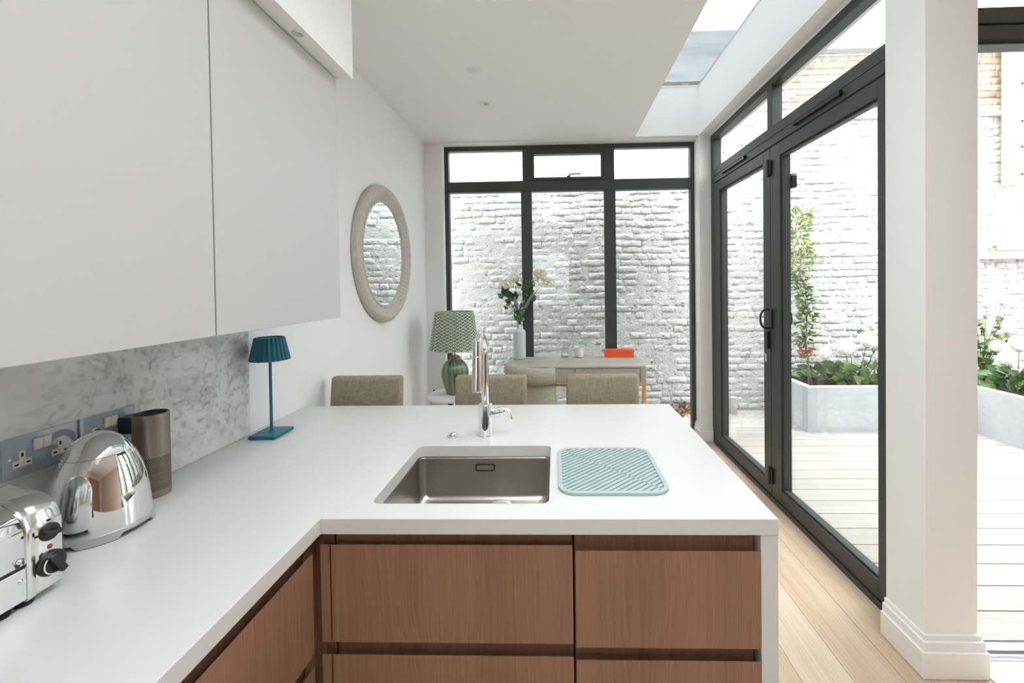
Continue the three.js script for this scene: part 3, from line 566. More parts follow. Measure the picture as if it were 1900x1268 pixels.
{ // smart-speaker style cylinder with a perforated lower half
  const t = thing('speaker', 'bronze-grey cylindrical speaker with a perforated lower band behind the kettle', 'speaker', [-1.163, 0.9005, -1.197]);
  const bronze = phy({ color: lin(0.30, 0.255, 0.215), metalness: 0.75, roughness: 0.38 }), R = 0.0417;
  part('shell', lathe([[R, 0.1145], [R, 0.231], [R - 0.001, 0.234], [R - 0.003, 0.235]], 64), bronze, t);
  part('foot_band', lathe([[0, 0], [R - 0.001, 0], [R, 0.001], [R, 0.0185]], 64), bronze, t);
  const holes = tex(512, 256, (u, v) => { const x = u * 64, y = v * 26, o = Math.floor(y) % 2 ? 0.5 : 0, fx = (x + o) % 1 - 0.5, fy = y % 1 - 0.5; return Math.hypot(fx, fy) < 0.34 ? [22, 20, 18] : [150, 138, 122]; });
  part('perforated_band', lathe([[R - 0.0004, 0.0185], [R - 0.0004, 0.1145]], 64), phy({ map: holes, metalness: 0.4, roughness: 0.5 }), t);
  part('top_ring', lathe([[R - 0.003, 0.235], [R - 0.006, 0.2335], [R - 0.0065, 0.226]], 64), M.black, t);
  part('top_disc', lathe([[0, 0.229], [R - 0.0066, 0.229], [R - 0.0065, 0.226]], 64), M.rubber, t);
}
// ---------------------------------------------------------------- chrome appliances and sockets
{ // dome kettle
  const t = thing('kettle', 'polished chrome dome kettle standing against the splashback', 'kettle', [-1.128, 0.9005, -1.022]);
  part('body', lathe([[0.098, 0.022], [0.0975, 0.03], [0.096, 0.05], [0.093, 0.085], [0.088, 0.115], [0.081, 0.145], [0.072, 0.172], [0.0645, 0.189]], 96), M.chrome, t);
  const l = subgroup('lid', t);
  part('lid_dome', lathe([[0.0638, 0.1895], [0.0625, 0.1925], [0.054, 0.208], [0.042, 0.2225], [0.028, 0.233], [0.013, 0.2385], [0, 0.2395]], 96), M.chrome, l);
  part('lid_seam', lathe([[0.0645, 0.189], [0.0625, 0.1892], [0.0638, 0.1895]], 96), M.black, l);
  part('lid_button', lathe([[0, 0.2425], [0.006, 0.242], [0.008, 0.2395], [0.0085, 0.237]], 24), M.chromeSatin, l);
  // base ring with arches between its feet
  const N = 144, prof = (k) => { const a = k / N * 8 * Math.PI * 2 / 2, c = Math.cos(a); return c > 0.1 ? 0.011 : c < -0.1 ? 0.0005 : 0.0005 + (c + 0.1) / 0.2 * 0.0105; };
  const ring = (r, yf) => Array.from({ length: N }, (_, k) => { const a = -k / N * Math.PI * 2; return [r * Math.cos(a), yf(k), r * Math.sin(a)]; });
  part('base_ring', loft([ring(0.085, () => 0.02), ring(0.09, prof), ring(0.1, prof), ring(0.1015, (k) => prof(k) + 0.001), ring(0.1015, () => 0.0195), ring(0.1, () => 0.0215), ring(0.097, () => 0.022)]), phy({ color: lin(0.5, 0.51, 0.51), roughness: 0.35, metalness: 0.5 }), t);
  const h = subgroup('handle', t); // behind, towards the wall
  part('grip', taperTube([[0.052, 0.208], [0.078, 0.222], [0.100, 0.200], [0.109, 0.145], [0.107, 0.085], [0.098, 0.045]].map(([r, y]) => [-0.74 * r, y, -0.67 * r]), () => 0.008, 30, 14), M.black, h);
}
{ // toaster: rounded shoulders along its length, controls on the long front face
  const t = thing('toaster', 'polished chrome toaster with two black dials, nearest the camera', 'toaster', [-0.985, 0.9005, -0.823]);
  const y0 = 0.0125, y1 = 0.2035, dpt = 0.205, R = 0.062, prof = [];
  prof.push([0, y0 + 0.004], [-0.004, y0], [-dpt + 0.004, y0], [-dpt, y0 + 0.004]);
  for (let k = 0; k <= 10; k++) { const a = Math.PI - k / 10 * Math.PI / 2; prof.push([-dpt + R + R * Math.cos(a), y1 - 0.01 - R + R * Math.sin(a)]); }
  prof.push([-dpt / 2, y1]);
  for (let k = 0; k <= 10; k++) { const a = Math.PI / 2 - k / 10 * Math.PI / 2; prof.push([-R + R * Math.cos(a), y1 - 0.01 - R + R * Math.sin(a)]); }
  const pr = prof.slice().reverse(), seg = (z0, z1, b) => { const g = toCreasedNormals(extrude(pr, z1 - z0, b).translate(0, 0, z0), 0.6); return g; };
  const grow = (s) => pr.map(([x, y]) => [-dpt / 2 + (x + dpt / 2) * s, 0.115 + (y - 0.115) * s]);
  part('control_end', seg(0, 0.046, 0.003), M.chromeSatin, t);
  part('trim_band', toCreasedNormals(extrude(grow(1.018), 0.0155, 0.003).translate(0, 0, 0.0455), 0.6), M.chromeSatin, t);
  part('body', seg(0.060, 0.40, 0.002), M.chrome, t);
  part('trim_band', toCreasedNormals(extrude(grow(1.018), 0.0185, 0.003).translate(0, 0, 0.40), 0.6), M.chromeSatin, t);
  part('crumb_gap', bx(-0.002, 0.0008, 0.0765, 0.0815, 0.0615, 0.399, 0), M.black, t);
  part('lower_panel', bx(-0.002, 0.0012, 0.018, 0.076, 0.0615, 0.399, 0.001), M.chrome, t);
  for (const [y, z] of [[0.092, 0.070], [0.055, 0.070], [0.092, 0.39], [0.055, 0.39]]) part('screw', lathe([[0, 0.003], [0.003, 0.0027], [0.0045, 0.001], [0.005, 0]], 16).rotateZ(-Math.PI / 2).translate(0.0008, y, z), M.chromeSatin, t);
  for (const x of [-0.075, -0.13]) part('bread_slot', bx(x - 0.014, x + 0.014, y1 - 0.004, y1 + 0.0006, 0.10, 0.38, 0.001), M.black, t);
  const knob = (name, y, z, r, dp, turn) => { const k = subgroup(name, t, [0, y, z]); part('dial', lathe([[0, dp * 0.45], [r * 0.6, dp * 0.45], [r * 0.92, dp * 0.4], [r, dp * 0.22], [r, 0]], 40).rotateZ(-Math.PI / 2), M.black, k); const g = bx(0, dp, -r * 0.92, r * 0.92, -r * 0.26, r * 0.26, 0.003); g.rotateX(turn); part('dial_grip', g, M.black, k); return k; };
  const big = knob('timer_knob', 0.0605, 0.0225, 0.0235, 0.021, 0.5), sm = knob('selector_knob', 0.1215, 0.0235, 0.0165, 0.014, 1.3);
  part('dial_mark', new THREE.TorusGeometry(0.019, 0.0012, 8, 40, 3.4).rotateY(Math.PI / 2).rotateX(2.2).translate(0.0118, 0, 0), M.whitePlastic, big);
  part('indicator_lamp', lathe([[0, 0.003], [0.003, 0.0025], [0.0042, 0.001], [0.0045, 0]], 20).rotateZ(-Math.PI / 2).translate(0, 0.0925, 0.0225), phy({ color: lin(0.45, 0.02, 0.05), roughness: 0.25 }), t);
  for (const [y, z] of [[0.1435, 0.022], [0.122, 0.0435]]) part('printed_mark', bx(0, 0.0006, y - 0.002, y + 0.002, z - 0.0028, z + 0.0028, 0), M.black, t);
  part('lever', join(bx(0.0, 0.012, 0.135, 0.150, 0.42, 0.445, 0.004)), M.black, t);
  for (const z of [0.05, 0.085, 0.385]) for (const x of [-0.022, -0.185]) part('foot', lathe([[0, 0.0135], [0.013, 0.0135], [0.015, 0.006], [0.014, 0], [0, 0]], 20).translate(x, 0, z), M.rubber, t);
}
function doubleSocket(label, zc, which) { // 146 x 86 mm plate: two outlets and a pair of rockers between them
  const X = XW + 0.0125, t = thing('double_socket', label, 'socket', [X + 0.0005, 1.108, zc]);
  part('plate', bx(0, 0.006, -0.046, 0.046, -0.073, 0.073, 0.001), M.socketGlass, t);
  for (const s of [-1, 1]) {
    const o = subgroup('outlet', t, [0.006, -0.005, s * 0.038]);
    part('insert', join([bx(0, 0.0012, -0.004, 0.017, -0.006, 0.006, 0.0008), bx(0, 0.0012, -0.019, -0.003, -0.0185, 0.0185, 0.0008)]), M.whitePlastic, o);
    part('pin_hole', bx(0.001, 0.0016, 0.004, 0.013, -0.0022, 0.0022, 0), M.black, o);
    part('pin_hole', bx(0.001, 0.0016, -0.0135, -0.0095, -0.0145, -0.0075, 0), M.black, o); part('pin_hole', bx(0.001, 0.0016, -0.0135, -0.0095, 0.0075, 0.0145, 0), M.black, o);
    part('fixing_screw', lathe([[0, 0.0012], [0.003, 0.001], [0.0035, 0]], 14).rotateZ(-Math.PI / 2).translate(0, 0.003, s * 0.022), M.aluminium, o);
  }
  const r = subgroup('switch', t, [0.006, 0.019, 0]);
  for (const s of [-1, 1]) { const g = bx(0, 0.006, -0.0135, 0.0135, s * 0.0085 - 0.008, s * 0.0085 + 0.008, 0.0012); g.rotateZ(-0.10); part('rocker', g, M.whitePlastic, r); }
  return t;
}
doubleSocket('blue-grey glass double socket with empty outlets above the toaster', -0.990);
doubleSocket('blue-grey glass double socket half hidden behind the kettle, with the black plug', -1.147);
{
  const t = thing('plug', 'black plug adapter in the socket between kettle and speaker', 'plug', [XW + 0.020, 1.108, -1.188]);
  part('plug_body', bx(0, 0.045, -0.025, 0.022, -0.024, 0.024, 0.006), M.black, t);
  part('flex', tube([[0.02, -0.024, 0], [0.022, -0.07, -0.005], [0.02, -0.13, -0.012], [0.03, -0.195, -0.03], [0.035, -0.2035, -0.05]], 0.003, 30, 8), M.black, t);
}
// recessed lamps
const lampFace = std({ color: lin(0.6, 0.6, 0.58), roughness: 0.25, metalness: 0.5 });
function downlight(label, x, z, lit) {
  const t = thing('downlight', label, 'ceiling light', [x, YC, z]);
  part('bezel', lathe([[0.030, -0.0005], [0.032, -0.003], [0.049, -0.0035], [0.0515, -0.001], [0.0515, 0]].reverse(), 48), M.trim, t);
  part('gimbal_ring', lathe([[0.0305, -0.0008], [0.0285, -0.002], [0.0265, -0.001], [0.026, 0.0]].reverse(), 40).rotateZ(0.12), M.trim, t);
  part('reflector', lathe([[0.026, -0.0003], [0.020, -0.0004], [0.0001, -0.0005]], 32), lampFace, t);
}
downlight('round white recessed ceiling light, nearer of the two', -0.509, -2.752);
downlight('round white recessed ceiling light, farther of the two and closer to the window', -0.506, -3.267);
{
  const t = thing('cabinet_spotlight', 'small round steel spotlight under the bulkhead above the cupboard doors', 'spotlight', [-0.830, 2.317, -1.397]);
  part('rim', lathe([[0.0185, 0], [0.0185, -0.002], [0.016, -0.0035], [0.0125, -0.003]], 32), M.chromeSatin, t); part('lens', lathe([[0.0125, -0.003], [0.006, -0.0015], [0.0001, -0.001]], 32), lampFace, t);
}
// ---------------------------------------------------------------- dining side: mirror, stools, desk, chair, lamps
{ // round mirror with a ribbed frame; turned about x so that it faces the room
  const t = thing('round_mirror', 'round wall mirror in a wide greige ribbed frame', 'mirror', [XW + 0.002, 1.722, -3.085]);
  const grey = std({ map: tex(256, 256, (u, v) => { const a = fbm(u, v, 30, 4, 401, 4); return mix3([182, 176, 166], [208, 203, 194], clamp(0.5 + (a - 0.5) * 1.2)); }, [0.3, 0.3]), roughness: 0.7 });
  const N = 280, ring = (r, x, amp) => Array.from({ length: N }, (_, k) => { const a = k / N * Math.PI * 2, q = amp * Math.sin(k * Math.PI / 2 + Math.PI / 4) * 1.4; return [x + q, r * Math.cos(a), r * Math.sin(a)]; });
  const side = (rs) => uvBox(loft(rs.map(([r, x, a = 0]) => ring(r, x, a)).reverse()));
  part('frame', (() => { const g = loft([[0.485, 0.0], [0.49, 0.012], [0.486, 0.030], [0.470, 0.046], [0.452, 0.05], [0.438, 0.046], [0.432, 0.042]].map(([r, x, a = 0]) => ring(r, x, a)).reverse()); return g; })(), grey, t);
  part('ribbed_slope', loft([[0.432, 0.042, 0.0], [0.428, 0.040, 0.0032], [0.392, 0.024, 0.0032], [0.388, 0.022, 0]].map(([r, x, a]) => ring(r, x, a)).reverse()), grey, t);
  part('inner_bead', loft([[0.388, 0.022], [0.384, 0.028], [0.376, 0.030], [0.370, 0.026], [0.366, 0.014]].map(([r, x]) => ring(r, x, 0.0006)).reverse()), grey, t);
  part('mirror_glass', new THREE.CircleGeometry(0.368, 96).rotateY(Math.PI / 2).translate(0.015, 0, 0), std({ color: lin(0.92, 0.94, 0.94), metalness: 1, roughness: 0.01 }), t);
  part('backing', new THREE.CylinderGeometry(0.48, 0.48, 0.008, 64).rotateZ(Math.PI / 2).translate(0.005, 0, 0), M.black, t);
}
// padded slab: outline in x,y with rounded corners, thickness along z, softened edges; lean bends it back with height
function pad(w0, w1, h, th, r, lean = 0, curve = 0) {
  const rings = [], n = 8, outline = (s) => { const pts = []; const W = w0 / 2 - s, Hh = h / 2 - s, rad = Math.max(r - s, 0.004); for (const [sx, sy, a0] of [[1, 1, 0], [-1, 1, 90], [-1, -1, 180], [1, -1, 270]]) { for (let k = 0; k <= n; k++) { const a = (a0 + 90 * k / n) * Math.PI / 180; pts.push([sx * (W - rad) + rad * Math.cos(a), sy * (Hh - rad) + rad * Math.sin(a)]); } } return pts; };
  const e = Math.min(th * 0.42, 0.02);
  const put = (s, z) => rings.push(outline(s).map(([x, y]) => { const v = y / h + 0.5, k = w0 + (w1 - w0) * (1 - v); return [x * k / w0, y + h / 2, z - lean * v + curve * (x / w0) * (x / w0)]; }));
  for (let k = 0; k <= 5; k++) { const a = k / 5 * Math.PI / 2; put(e * (1 - Math.sin(a)), -th / 2 + e - e * Math.cos(a)); }
  for (let k = 0; k <= 5; k++) { const a = k / 5 * Math.PI / 2; put(e * (1 - Math.cos(a)), th / 2 - e + e * Math.sin(a)); }
  return uvBox(loft(rings, { capA: true, capB: true }));
}
function softNormals(g) { const m = mergeVertices(new THREE.BufferGeometry().setAttribute('position', g.attributes.position), 1e-5); m.computeVertexNormals(); const c = toCreasedNormals(m, 0.9); c.setAttribute('uv', g.attributes.uv); return c; }
function makeStool(label) {
  const t = thing('counter_stool', label, 'stool', [0, 0, 0], 'counter stools pushed under the peninsula');
  part('seat', softNormals(pad(0.40, 0.40, 0.38, 0.07, 0.03).rotateX(-Math.PI / 2)).translate(0, 0.645, 0.44), M.linen, t);
  part('backrest', softNormals(pad(0.375, 0.385, 0.40, 0.062, 0.016, 0.045)).translate(0, 0.612, 0.018), M.linen, t);
  for (const [x, z] of [[-0.17, 0.09], [0.17, 0.09], [-0.17, 0.40], [0.17, 0.40]]) part('leg', taperTube([[x * 1.08, 0.001, z], [x, 0.62, z * 0.95 + 0.01]], (q) => 0.014 + 0.008 * q, 6, 10), M.darkLeg, t);
  part('foot_rail', join([tube([[-0.178, 0.2, 0.4], [0.178, 0.2, 0.4]], 0.008, 4, 8), tube([[-0.178, 0.26, 0.1], [-0.178, 0.26, 0.4]], 0.008, 4, 8), tube([[0.178, 0.26, 0.1], [0.178, 0.26, 0.4]], 0.008, 4, 8)]), M.darkLeg, t);
  return t;
}
{
  const s = makeStool('taupe linen counter stool at the wall end of the row of three');
  s.position.set(-1.012, 0, -2.245);
  copyOf(s, 'taupe linen counter stool right behind the tap, middle of the row of three', [-0.350, 0, -2.245]);
  copyOf(s, 'taupe linen counter stool in front of the desk, nearest the garden doors', [0.236, 0, -2.245]);
}
{ // desk with two drawers
  const t = thing('desk', 'grey-beige shagreen desk with two drawers and brass legs under the end window', 'desk');
  const x0 = -0.452, x1 = 0.752, z0 = -4.188, z1 = -3.66, Y = 0.787;
  part('desk_top', bx(x0, x1, Y - 0.016, Y, z0, z1, 0.002), M.shagreen, t);
  part('case', join([bx(x0, x0 + 0.045, Y - 0.145, Y - 0.0165, z0, z1 - 0.002, 0.001), bx(x1 - 0.045, x1, Y - 0.145, Y - 0.0165, z0, z1 - 0.002, 0.001), bx(x0 + 0.045, x1 - 0.045, Y - 0.145, Y - 0.135, z0, z1 - 0.002, 0.001), bx(x0 + 0.045, x1 - 0.045, Y - 0.145, Y - 0.0165, z0, z0 + 0.02, 0.001), bx(0.147, 0.153, Y - 0.135, Y - 0.0165, z0, z1 - 0.012, 0.001)]), M.shagreen, t);
  for (const [a, b] of [[x0 + 0.048, 0.1465], [0.1535, x1 - 0.048]]) {
    const d = subgroup('drawer', t), c = (a + b) / 2;
    part('drawer_front', bx(a, b, Y - 0.133, Y - 0.020, z1 - 0.022, z1 - 0.003, 0.001), M.shagreen, d);
    part('handle', join([bx(c - 0.072, c + 0.072, Y - 0.083, Y - 0.073, z1 + 0.012, z1 + 0.024, 0.003), bx(c - 0.06, c - 0.05, Y - 0.082, Y - 0.074, z1 - 0.003, z1 + 0.014, 0.001), bx(c + 0.05, c + 0.06, Y - 0.082, Y - 0.074, z1 - 0.003, z1 + 0.014, 0.001)]), M.brass, d);
  }
  part('brass_rail', join([bx(x0, x1, Y - 0.170, Y - 0.1455, z1 - 0.026, z1 - 0.002, 0.002), bx(x0, x1, Y - 0.170, Y - 0.1455, z0, z0 + 0.024, 0.002)]), M.brass, t);
  for (const x of [x0, x1 - 0.028]) for (const z of [z0, z1 - 0.03]) part('leg', bx(x, x + 0.028, 0.001, Y - 0.1705, z, z + 0.028, 0.002), M.brass, t);
}
{ // scroll-back chair at the desk
  const t = thing('scroll_chair', 'grey-beige upholstered chair with a rolled top, drawn up to the desk', 'chair', [-0.192, 0, -3.13], undefined, 0.16);
  // back profile in y,z: straight back that rolls over towards the camera; swept along x on a shallow curve
  const prof = []; const add = (y, z) => prof.push([y, z]);
  add(0.44, -0.045); add(0.6, -0.055); add(0.75, -0.06);
  for (let k = 0; k <= 10; k++) { const a = Math.PI - k / 10 * Math.PI * 1.35; add(0.815 + 0.062 * Math.sin(a), -0.0 + 0.062 * Math.cos(a)); }
  add(0.765, 0.022); add(0.755, 0.0); add(0.7, 0.0); add(0.55, 0.008); add(0.44, 0.018);
  const n = 22, w = 0.375, rings = [];
  for (let i = 0; i <= n; i++) { const u = i / n * 2 - 1, cut = Math.max(0, Math.abs(u) - 0.93) / 0.07, shrink = 1 - 0.10 * cut * cut, lift = 0.055 * Math.pow(clamp(-u * 0.5 + 0.5), 2.2); rings.push(prof.map(([y, z]) => [u * w / 2, 0.44 + (y - 0.44) * (1 + lift * 2.1 * clamp((y - 0.5) * 3)) * (1 - 0.02 * cut), (z + 0.0) * shrink + 0.05 * (1 - u * u) - 0.02])); }
  part('backrest', softNormals(uvBox(loft(rings.map((r) => r.slice().reverse()), { capA: true, capB: true }))), M.linenGrey, t);
  part('roll_piping', join([-1, 1].map((s) => new THREE.TorusGeometry(0.06, 0.003, 8, 32).rotateY(Math.PI / 2).translate(s * w / 2 * 0.985, s < 0 ? 0.853 : 0.813, -0.015))), M.linenGrey, t);
  part('seat', softNormals(pad(0.46, 0.44, 0.44, 0.10, 0.04).rotateX(-Math.PI / 2)).translate(0, 0.43, 0.0), M.linenGrey, t);
  for (const [x, z] of [[-0.19, -0.02], [0.19, -0.02], [-0.19, -0.40], [0.19, -0.40]]) part('leg', taperTube([[x * 1.03, 0.001, z * 1.03], [x, 0.39, z]], (q) => 0.013 + 0.009 * q, 6, 10), M.darkLeg, t);
}
{ // side table and its lamp
  const c = [-0.893, -3.74];
  const t = thing('side_table', 'small round white side table with slim brass legs in the corner', 'side table', [c[0], 0, c[1]]);
  part('table_top', lathe([[0, 0.520], [0.236, 0.520], [0.240, 0.524], [0.240, 0.541], [0.236, 0.545], [0, 0.545]], 64), M.stone, t);
  for (let k = 0; k < 3; k++) { const a = Math.PI * (0.93 + k * 2 / 3); part('leg', new THREE.CylinderGeometry(0.009, 0.009, 0.519, 14).translate(0.205 * Math.cos(a), 0.2603, 0.205 * Math.sin(a)), M.brass, t); }
  part('ring', new THREE.TorusGeometry(0.205, 0.006, 10, 48).rotateX(Math.PI / 2).translate(0, 0.12, 0), M.brass, t);
  const l = thing('table_lamp', 'green ribbed glass table lamp with a patterned pleated shade on the side table', 'lamp', [c[0], 0.5455, c[1]]);
  const R = (n, amp, pts) => loft(pts.map(([r, y]) => Array.from({ length: n * 4 }, (_, k) => { const a = -k / (n * 4) * Math.PI * 2, q = r * (1 + amp * (k % 4 === 0 ? 1 : k % 4 === 2 ? -1 : 0)); return [q * Math.cos(a), y, q * Math.sin(a)]; })));
  const greenGlass = phy({ map: tex(512, 256, (u, v) => { const a = fbm(u, v, 90, 3, 421, 3), b = fbm(u, v, 6, 4, 425, 3); return mix3([58, 76, 52], [142, 160, 126], clamp(0.45 + (a - 0.5) * 1.9 + (b - 0.5) * 0.5)); }), roughness: 0.12, clearcoat: 1, clearcoatRoughness: 0.05 });
  part('lamp_body', R(70, 0.009, [[0.001, 0.0], [0.066, 0.0], [0.072, 0.006], [0.088, 0.05], [0.106, 0.105], [0.1155, 0.16], [0.116, 0.19], [0.110, 0.225], [0.096, 0.26], [0.074, 0.286], [0.052, 0.300], [0.047, 0.306], [0.048, 0.32], [0.040, 0.322], [0.001, 0.322]]), greenGlass, l);
  part('copper_collar', lathe([[0.0, 0.338], [0.02, 0.338], [0.036, 0.333], [0.042, 0.328], [0.042, 0.3225]], 36), M.copper, l);
  part('stem', lathe([[0.012, 0.338], [0.012, 0.348], [0.006, 0.352], [0.006, 0.45]], 18), M.brass, l);
  const shade = phy({ map: tex(1024, 512, (u, v) => {
    const x = u * 44, col = Math.floor(x), fx = x - col, y = v * 36 + (col % 2 ? 0.5 : 0), fy = y - Math.floor(y);
    const arc = Math.abs(fy - 0.30 - 0.55 * Math.pow(Math.abs(fx - 0.5) * 2, 2) * 0.8) < 0.20 ? 1 : 0, ring = Math.max(arc, Math.abs(fx - 0.5) > 0.45 ? 0.7 : 0), dot = Math.hypot(fx - 0.5, fy - 0.72) < 0.13 ? 1 : 0, n = fbm(u, v, 50, 50, 431, 3);
    const base = mix3([212, 214, 196], [236, 236, 222], n);
    return mix3(base, mix3([50, 80, 58], [94, 122, 94], n), clamp(ring + dot * 0.9) * (0.65 + 0.5 * n));
  }), roughness: 0.9, transmission: 0.18, thickness: 0, side: THREE.DoubleSide });
  const pl = (r, y, amp) => Array.from({ length: 288 }, (_, k) => { const a = -k / 288 * Math.PI * 2, q = r + amp * Math.cos(k / 288 * Math.PI * 2 * 72); return [q * Math.cos(a), y, q * Math.sin(a)]; });
  part('lamp_shade', loft([pl(0.208, 0.392, 0.0022), pl(0.2105, 0.391, 0.0022), pl(0.166, 0.716, 0.0016), pl(0.1635, 0.716, 0.0016)]), shade, l);
  const trim = phy({ color: lin(0.55, 0.58, 0.46), roughness: 0.9 });
  part('shade_binding', join([new THREE.TorusGeometry(0.166, 0.0035, 8, 72).rotateX(Math.PI / 2).translate(0, 0.716, 0), new THREE.TorusGeometry(0.2105, 0.0035, 8, 72).rotateX(Math.PI / 2).translate(0, 0.391, 0)]), trim, l);
  part('shade_carrier', join([new THREE.TorusGeometry(0.02, 0.003, 6, 20).rotateX(Math.PI / 2).translate(0, 0.452, 0), ...[0, 1, 2].map((k) => tube([[0.02 * Math.cos(k * 2.1), 0.452, 0.02 * Math.sin(k * 2.1)], [0.19 * Math.cos(k * 2.1), 0.50, 0.19 * Math.sin(k * 2.1)]], 0.002, 4, 6))]), M.brass, l);
  const s = mesh('wall_switch', join([lathe([[0, 0.01], [0.009, 0.009], [0.011, 0.004], [0.011, 0]], 16).rotateZ(-Math.PI / 2)]), M.black, scene, [-1.19, 0.478, -4.1195]); s.rotation.y = -Math.PI / 2; tag(s, 'tiny black knob on the white wall beside the end window, above the side table', 'knob');
}
// things on the desk
{
  const Y = 0.7875;
  const v = thing('vase', 'tall white bottle-shaped vase with flowers on the desk', 'vase', [-0.357, Y, -4.09]);
  part('vase_body', lathe([[0, 0.001], [0.055, 0.001], [0.0605, 0.006], [0.0615, 0.02], [0.0615, 0.245], [0.059, 0.262], [0.050, 0.275], [0.036, 0.281], [0.027, 0.285], [0.0235, 0.292], [0.023, 0.325], [0.0205, 0.327], [0.0195, 0.32], [0.0195, 0.25], [0.0, 0.25]], 48), std({ color: lin(0.62, 0.66, 0.64), roughness: 0.5 }), v);
  const o = thing('orange_box', 'long low bright orange box on the right of the desk', 'box', [0.595, Y, -4.148]);
  part('box_base', bx(-0.136, 0.136, 0, 0.042, -0.036, 0.036, 0.002), M.orange, o); part('box_lid', bx(-0.140, 0.140, 0.043, 0.074, -0.038, 0.038, 0.003), M.orange, o);
  const g = thing('votive', 'small clear glass votive holder in the middle of the desk', 'votive', [0.078, Y, -4.14]);
  part('glass_cup', lathe([[0, 0.001], [0.036, 0.001], [0.039, 0.006], [0.040, 0.085], [0.0385, 0.085], [0.037, 0.012], [0, 0.01]], 32), M.glass, g); part('wax', lathe([[0, 0.011], [0.0365, 0.011], [0.0368, 0.03], [0.004, 0.032], [0, 0.034]], 24), M.stone, g); part('rim_band', lathe([[0.0405, 0.079], [0.0408, 0.085], [0.0402, 0.086]], 32), M.chromeSatin, g);
  const c = thing('candle', 'cream scented candle in a frosted jar beside the glass votive', 'candle', [0.214, Y, -4.14]);
  part('jar', lathe([[0, 0.001], [0.040, 0.001], [0.043, 0.008], [0.043, 0.095], [0.0405, 0.097], [0.040, 0.088]], 32), phy({ color: lin(0.80, 0.74, 0.66), roughness: 0.4 }), c); part('wax', lathe([[0.0402, 0.085], [0.02, 0.083], [0, 0.084]], 24), phy({ color: lin(0.8, 0.74, 0.62), roughness: 0.6 }), c); part('wick', new THREE.CylinderGeometry(0.001, 0.001, 0.012, 6).translate(0, 0.09, 0), M.black, c);
}
// ---------------------------------------------------------------- plants
function leafGeo(l, w, bend = 0.25, n = 5) { // blade from the origin along +y, folded a little along its rib
  const pos = [], uv = [], idx = [];
  for (let i = 0; i <= n; i++) { const t = i / n, h = w * Math.pow(Math.sin(Math.PI * Math.pow(t, 0.8)), 0.9) * 0.5, y = l * t * Math.cos(bend * t), z = -l * t * Math.sin(bend * t); for (const s of [-1, 0, 1]) { pos.push(s * h, y, z + (s ? h * 0.22 : 0)); uv.push(0.5 + s * 0.5, t); } }
  for (let i = 0; i < n; i++) for (const k of [0, 1]) { const a = i * 3 + k; idx.push(a, a + 1, a + 4, a, a + 4, a + 3); }
  const g = new THREE.BufferGeometry(); g.setAttribute('position', new THREE.Float32BufferAttribute(pos, 3)); g.setAttribute('uv', new THREE.Float32BufferAttribute(uv, 2)); g.setIndex(idx); g.computeVertexNormals();
  return g;
}
const UP = V(0, 1, 0);
function aim(o, dir, roll = 0) { o.quaternion.setFromUnitVectors(UP, V(...dir).normalize()); o.rotateY(roll); }
const LG = [leafGeo(0.11, 0.075, 0.5), leafGeo(0.13, 0.085, 0.7), leafGeo(0.09, 0.06, 0.4)];
function floret(r, n, loose = false) { // ball of small four-petalled flowers
  const gs = [], o = new THREE.Object3D();
  for (let k = 0; k < n; k++) {
    const y = 1 - 2 * (k + 0.5) / n; if (y < -0.45) continue;
    const a = k * 2.39996, q = Math.sqrt(1 - y * y), d = V(q * Math.cos(a), y, q * Math.sin(a)), s = r * (loose ? 0.62 : 0.26);
    for (let p = 0; p < 4; p++) { const g = leafGeo(s, s * 0.95, 0.3, 2); g.rotateX(1.15).rotateY(p * Math.PI / 2 + a); o.position.copy(d).multiplyScalar(r * rr(0.92, 1.05)); o.quaternion.setFromUnitVectors(UP, d); o.updateMatrix(); gs.push(g.applyMatrix4(o.matrix)); }
  }
  if (!loose) gs.push(strip(new THREE.IcosahedronGeometry(r * 0.86, 2)));
  return join(gs);
}
function hydrangea(label, x, y, z, size, heads, nLeaf, s, group) {
  srand(s);
  const t = thing('hydrangea', label, 'shrub', [x, y, z], group);
  const hs = [];
  for (const [hx, hy, hz, r] of heads) {
    part('stem', taperTube([[hx * 0.15, 0, hz * 0.15], [hx * 0.6, hy * 0.55, hz * 0.6], [hx, hy, hz]], (q) => 0.006 - 0.003 * q, 8, 6), M.stem, t);
    part('flower_head', floret(r * 0.85, 46), rnd() < 0.6 ? M.petalWhite : M.petalIvory, t, [hx, hy, hz]);
    hs.push([hx, hy, hz]);
  }
  for (let k = 0; k < nLeaf; k++) {
    const a = rnd() * Math.PI * 2, e = rr(-0.1, 0.9), r = size * Math.sqrt(rnd()) * 0.8, h = rr(0.04, 0.8) * size * 0.95, m = part('leaf', LG[k % 3], [M.leafA, M.leafB, M.leafA, M.leafC][k % 4], t, [r * Math.cos(a), h * (1 - 0.4 * (r / size)), r * Math.sin(a)]);
    aim(m, [Math.cos(a), e, Math.sin(a)], rr(-0.6, 0.6)); m.scale.setScalar(rr(0.75, 1.2));
  }
}
